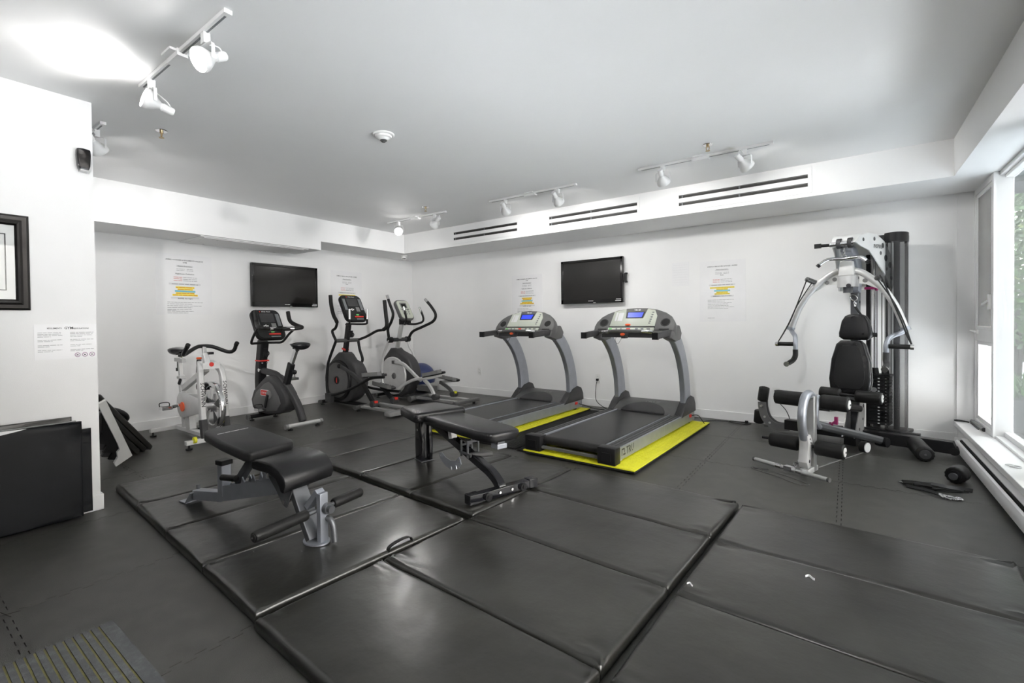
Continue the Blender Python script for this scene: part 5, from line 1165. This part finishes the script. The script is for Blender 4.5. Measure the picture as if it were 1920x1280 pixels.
for pts, w_, m_ in (([(-.17, .08, .012), (-.10, .03, .03), (0, .0, .035), (.10, .07, .025), (.19, .11, .010)], .035, 'black_matte'), ([(-.15, .0, .006), (-.06, -.06, .015), (.0, -.10, .012), (.02, -.13, .008)], .028, 'black'),
                    ([(-.10, .09, .006), (-.03, .02, .04), (.05, -.02, .045), (.14, .06, .02)], .03, 'charcoal'), ([(-.16, .06, .004), (-.05, -.01, .01), (.06, .03, .008), (.17, .09, .004)], .025, 'black_matte')):
    MB().strip(sm(pts, 6), w_, .005, (.2, .9, .4)).build('strap', m_, spile)
MB().torus((.025, -.135, .012), .018, .004, (.4, 0, 1)).torus((-.175, .075, .008), .014, .003, (0, .3, 1)).build('ring', 'chrome', spile)
MB().cyl((-.11, .015, .018), (-.02, .025, .022), .016).build('handle', 'foam', spile)
cp = thing('chain', 'small heap of bright chain beside the black straps', 'chain', (6.852, -1.885, 0))
rg = random.Random(5)
for k in range(14):
    MB().torus((.045 * math.cos(k * 1.9) * rg.uniform(.3, 1), .03 * math.sin(k * 1.9) * rg.uniform(.3, 1), .006 + .004 * (k % 3)), .012, .003, (rg.uniform(-.5, .5), rg.uniform(-.5, .5), 1), 12, 6, 1.6).build('link', 'chrome', cp)
# on the window sill
rd = thing('roller_tube', 'grey metal tube lying on the far end of the window sill', 'tube', (7.225, -.24, .213))
MB().cyl((-.004, .20, .016), (.004, -.22, .016), .015).build('tube', 'grey', rd)
MB().cyl((.004, -.22, .016), (.0045, -.228, .016), .0165).build('tube_end', 'charcoal', rd)
MB().cyl((-.02, .16, .004), (-.02, -.16, .004), .004, n=8).build('rod', 'graphite', rd)
tr = thing('key_ring', 'small metal ring lying on the window sill', 'ring', (7.172, -1.70, .213))
MB().torus((0, 0, .006), .024, .004).torus((-.02, .03, .006), .018, .003).build('ring', 'silver', tr)
bc = thing('black_cloth', 'scrap of black cloth at the sill end by the corner', 'cloth', (7.15, -.03, .213))
MB().strip(sm([(-.045, .0, .008), (-.02, .005, .012), (.02, -.004, .008), (.05, -.008, .003)], 5), .035, .006, (0, 1, 0)).build('cloth', 'black_matte', bc)
def scrap(x, y, z, lab, s=1):
    o = thing('paper_scrap', lab, 'scrap', (x, y, z)); MB().strip(sm([(-.014 * s, 0, .002), (-.004 * s, .006 * s, .006), (.006 * s, -.004 * s, .003), (.012 * s, -.012 * s, .006)], 4), .007 * s, .0015, (0, .3, 1)).build('scrap', 'paper', o)
scrap(2.13, -5.02, .0, 'white paper scrap beside the left end of the mats', 2.2)
scrap(5.80, -4.02, .055, 'small white scrap beside the gap between the two right mats', 1)
scrap(6.20, -3.66, .055, 'curled white scrap on the mat towards the window', 1.3)

# ---------------------------------------------------------------- outside the window
gd = MB().bx(7.42, 40, -12, 40, -.35, -.25).build('ground', 'pavement', None, smooth=False); struct(gd, 'pale paved ground outside the window')
st_ = thing('street', 'dark strip of road beyond the pavement', 'road', (14, 14, -.25)); MB().bx(-2.5, 10, -26, 26, 0, .012).build('road_surface', 'asphalt', st_, smooth=False)
MB().bx(-2.65, -2.5, -26, 26, 0, .10).build('kerb', 'pavement', st_, smooth=False)
cn = thing('canopy', 'grey blue canopy above the pavement outside the window', 'canopy', (9.0, 3.2, 0))
MB().bx(-1.5, 1.6, -2.4, 2.6, 3.45, 3.65).build('slab', 'facade', cn, smooth=False); MB().bx(-1.5, 1.6, 2.6, 2.66, 3.25, 3.7).build('fascia', 'facade', cn, smooth=False)
for y in (-2.2, 2.4): MB().bx(1.35, 1.5, y - .07, y + .07, -.25, 3.45).build('post', 'facade', cn, smooth=False)
def tree(x, y, h, rx, rz, seed, lab, m='leaf'):
    t = thing('tree', lab, 'tree', (x, y, -.25), 0, 'trees outside the window'); rg = random.Random(seed)
    MB().tube(sm([(0, 0, 0), (.04, .02, h * .4), (-.03, .05, h * .8)], 5), [.09 - .05 * i / 10 for i in range(11)], 10).build('trunk', 'bark', t)
    mb = MB()
    for _ in range(2600):
        a, b, c = rg.gauss(0, 1), rg.gauss(0, 1), rg.gauss(0, 1); n = math.sqrt(a * a + b * b + c * c); k = rg.uniform(.5, 1) / n
        p = V((a * k * rx, b * k * rx, h + c * k * rz)); d = V((rg.uniform(-1, 1), rg.uniform(-1, 1), rg.uniform(-1, .4))).normalized(); e = d.orthogonal().normalized(); s = rg.uniform(.06, .13)
        q = [p - d * s, p + e * s * .55, p + d * s, p - e * s * .55]; mb.f([mb.v(i) for i in q])
    f_ = mb.build('foliage', m, t, smooth=False); f_['kind'] = 'stuff'
tree(8.85, 7.2, 2.6, 1.25, 1.9, 1, 'leafy green tree close outside the window', 'leaf')
tree(9.3, 10.6, 3.4, 1.5, 2.2, 2, 'pale green tree farther along the pavement', 'leaf_light')
tree(10.6, 15.5, 3.2, 2.2, 2.6, 3, 'wide green tree across the pavement', 'leaf')
bn = thing('street_bench', 'wooden slatted bench on the pavement outside', 'bench', (8.2, 4.55, -.25), 80)
for k in range(4): MB().bx(-.7, .7, -.22 + .115 * k, -.13 + .115 * k, .42, .45).build('seat_slat', 'wood', bn, smooth=False)
for k in range(3): MB().bx(-.7, .7, .26, .285, .55 + .12 * k, .64 + .12 * k).build('back_slat', 'wood', bn, smooth=False)
for s in (-.6, .6): MB().bx(s - .03, s + .03, -.22, .28, .38, .42).bx(s - .03, s + .03, -.22, -.17, 0, .4).bx(s - .03, s + .03, .23, .28, 0, .9).build('leg', 'black', bn, smooth=False)
pt = thing('planter', 'dark planter box with low green leaves outside the window', 'planter', (8.05, 2.6, -.25))
MB().prism([(-.3, 0), (.3, 0), (.34, .45), (-.34, .45)], -.6, .6, 'xz', bev=.01).build('box', 'planter_grey', pt)
mb = MB(); rg = random.Random(11)
for _ in range(260):
    p = V((rg.uniform(-.3, .3), rg.uniform(-.55, .55), .45)); d = V((rg.gauss(0, .4), rg.gauss(0, .4), 1)).normalized(); e = d.orthogonal().normalized(); s = rg.uniform(.12, .3)
    mb.f([mb.v(p), mb.v(p + d * s * .5 + e * .03), mb.v(p + d * s), mb.v(p + d * s * .5 - e * .03)])
f_ = mb.build('leaves', 'leaf', pt, smooth=False); f_['kind'] = 'stuff'

ab = thing('sky_blocker', 'unseen beige building added across the road to block low sky', 'building', (25, 0, -.24))  # unseen mass added to keep low sky light off the facing walls
MB().bx(0, 6, -30, 34, 0, 8).build('wall', 'brickwork', ab, smooth=False)
w0 = None
for j in range(2):
    for i in range(16):
        if w0 is None: w0 = q = MB().bx(-.06, .02, -.7, .7, -.8, .8).build('window', 'screen_dark', ab, smooth=False)
        else: q = w0.copy(); COL.objects.link(q)
        q.location = (0, -28 + 3.9 * i, 1.8 + 3.1 * j)
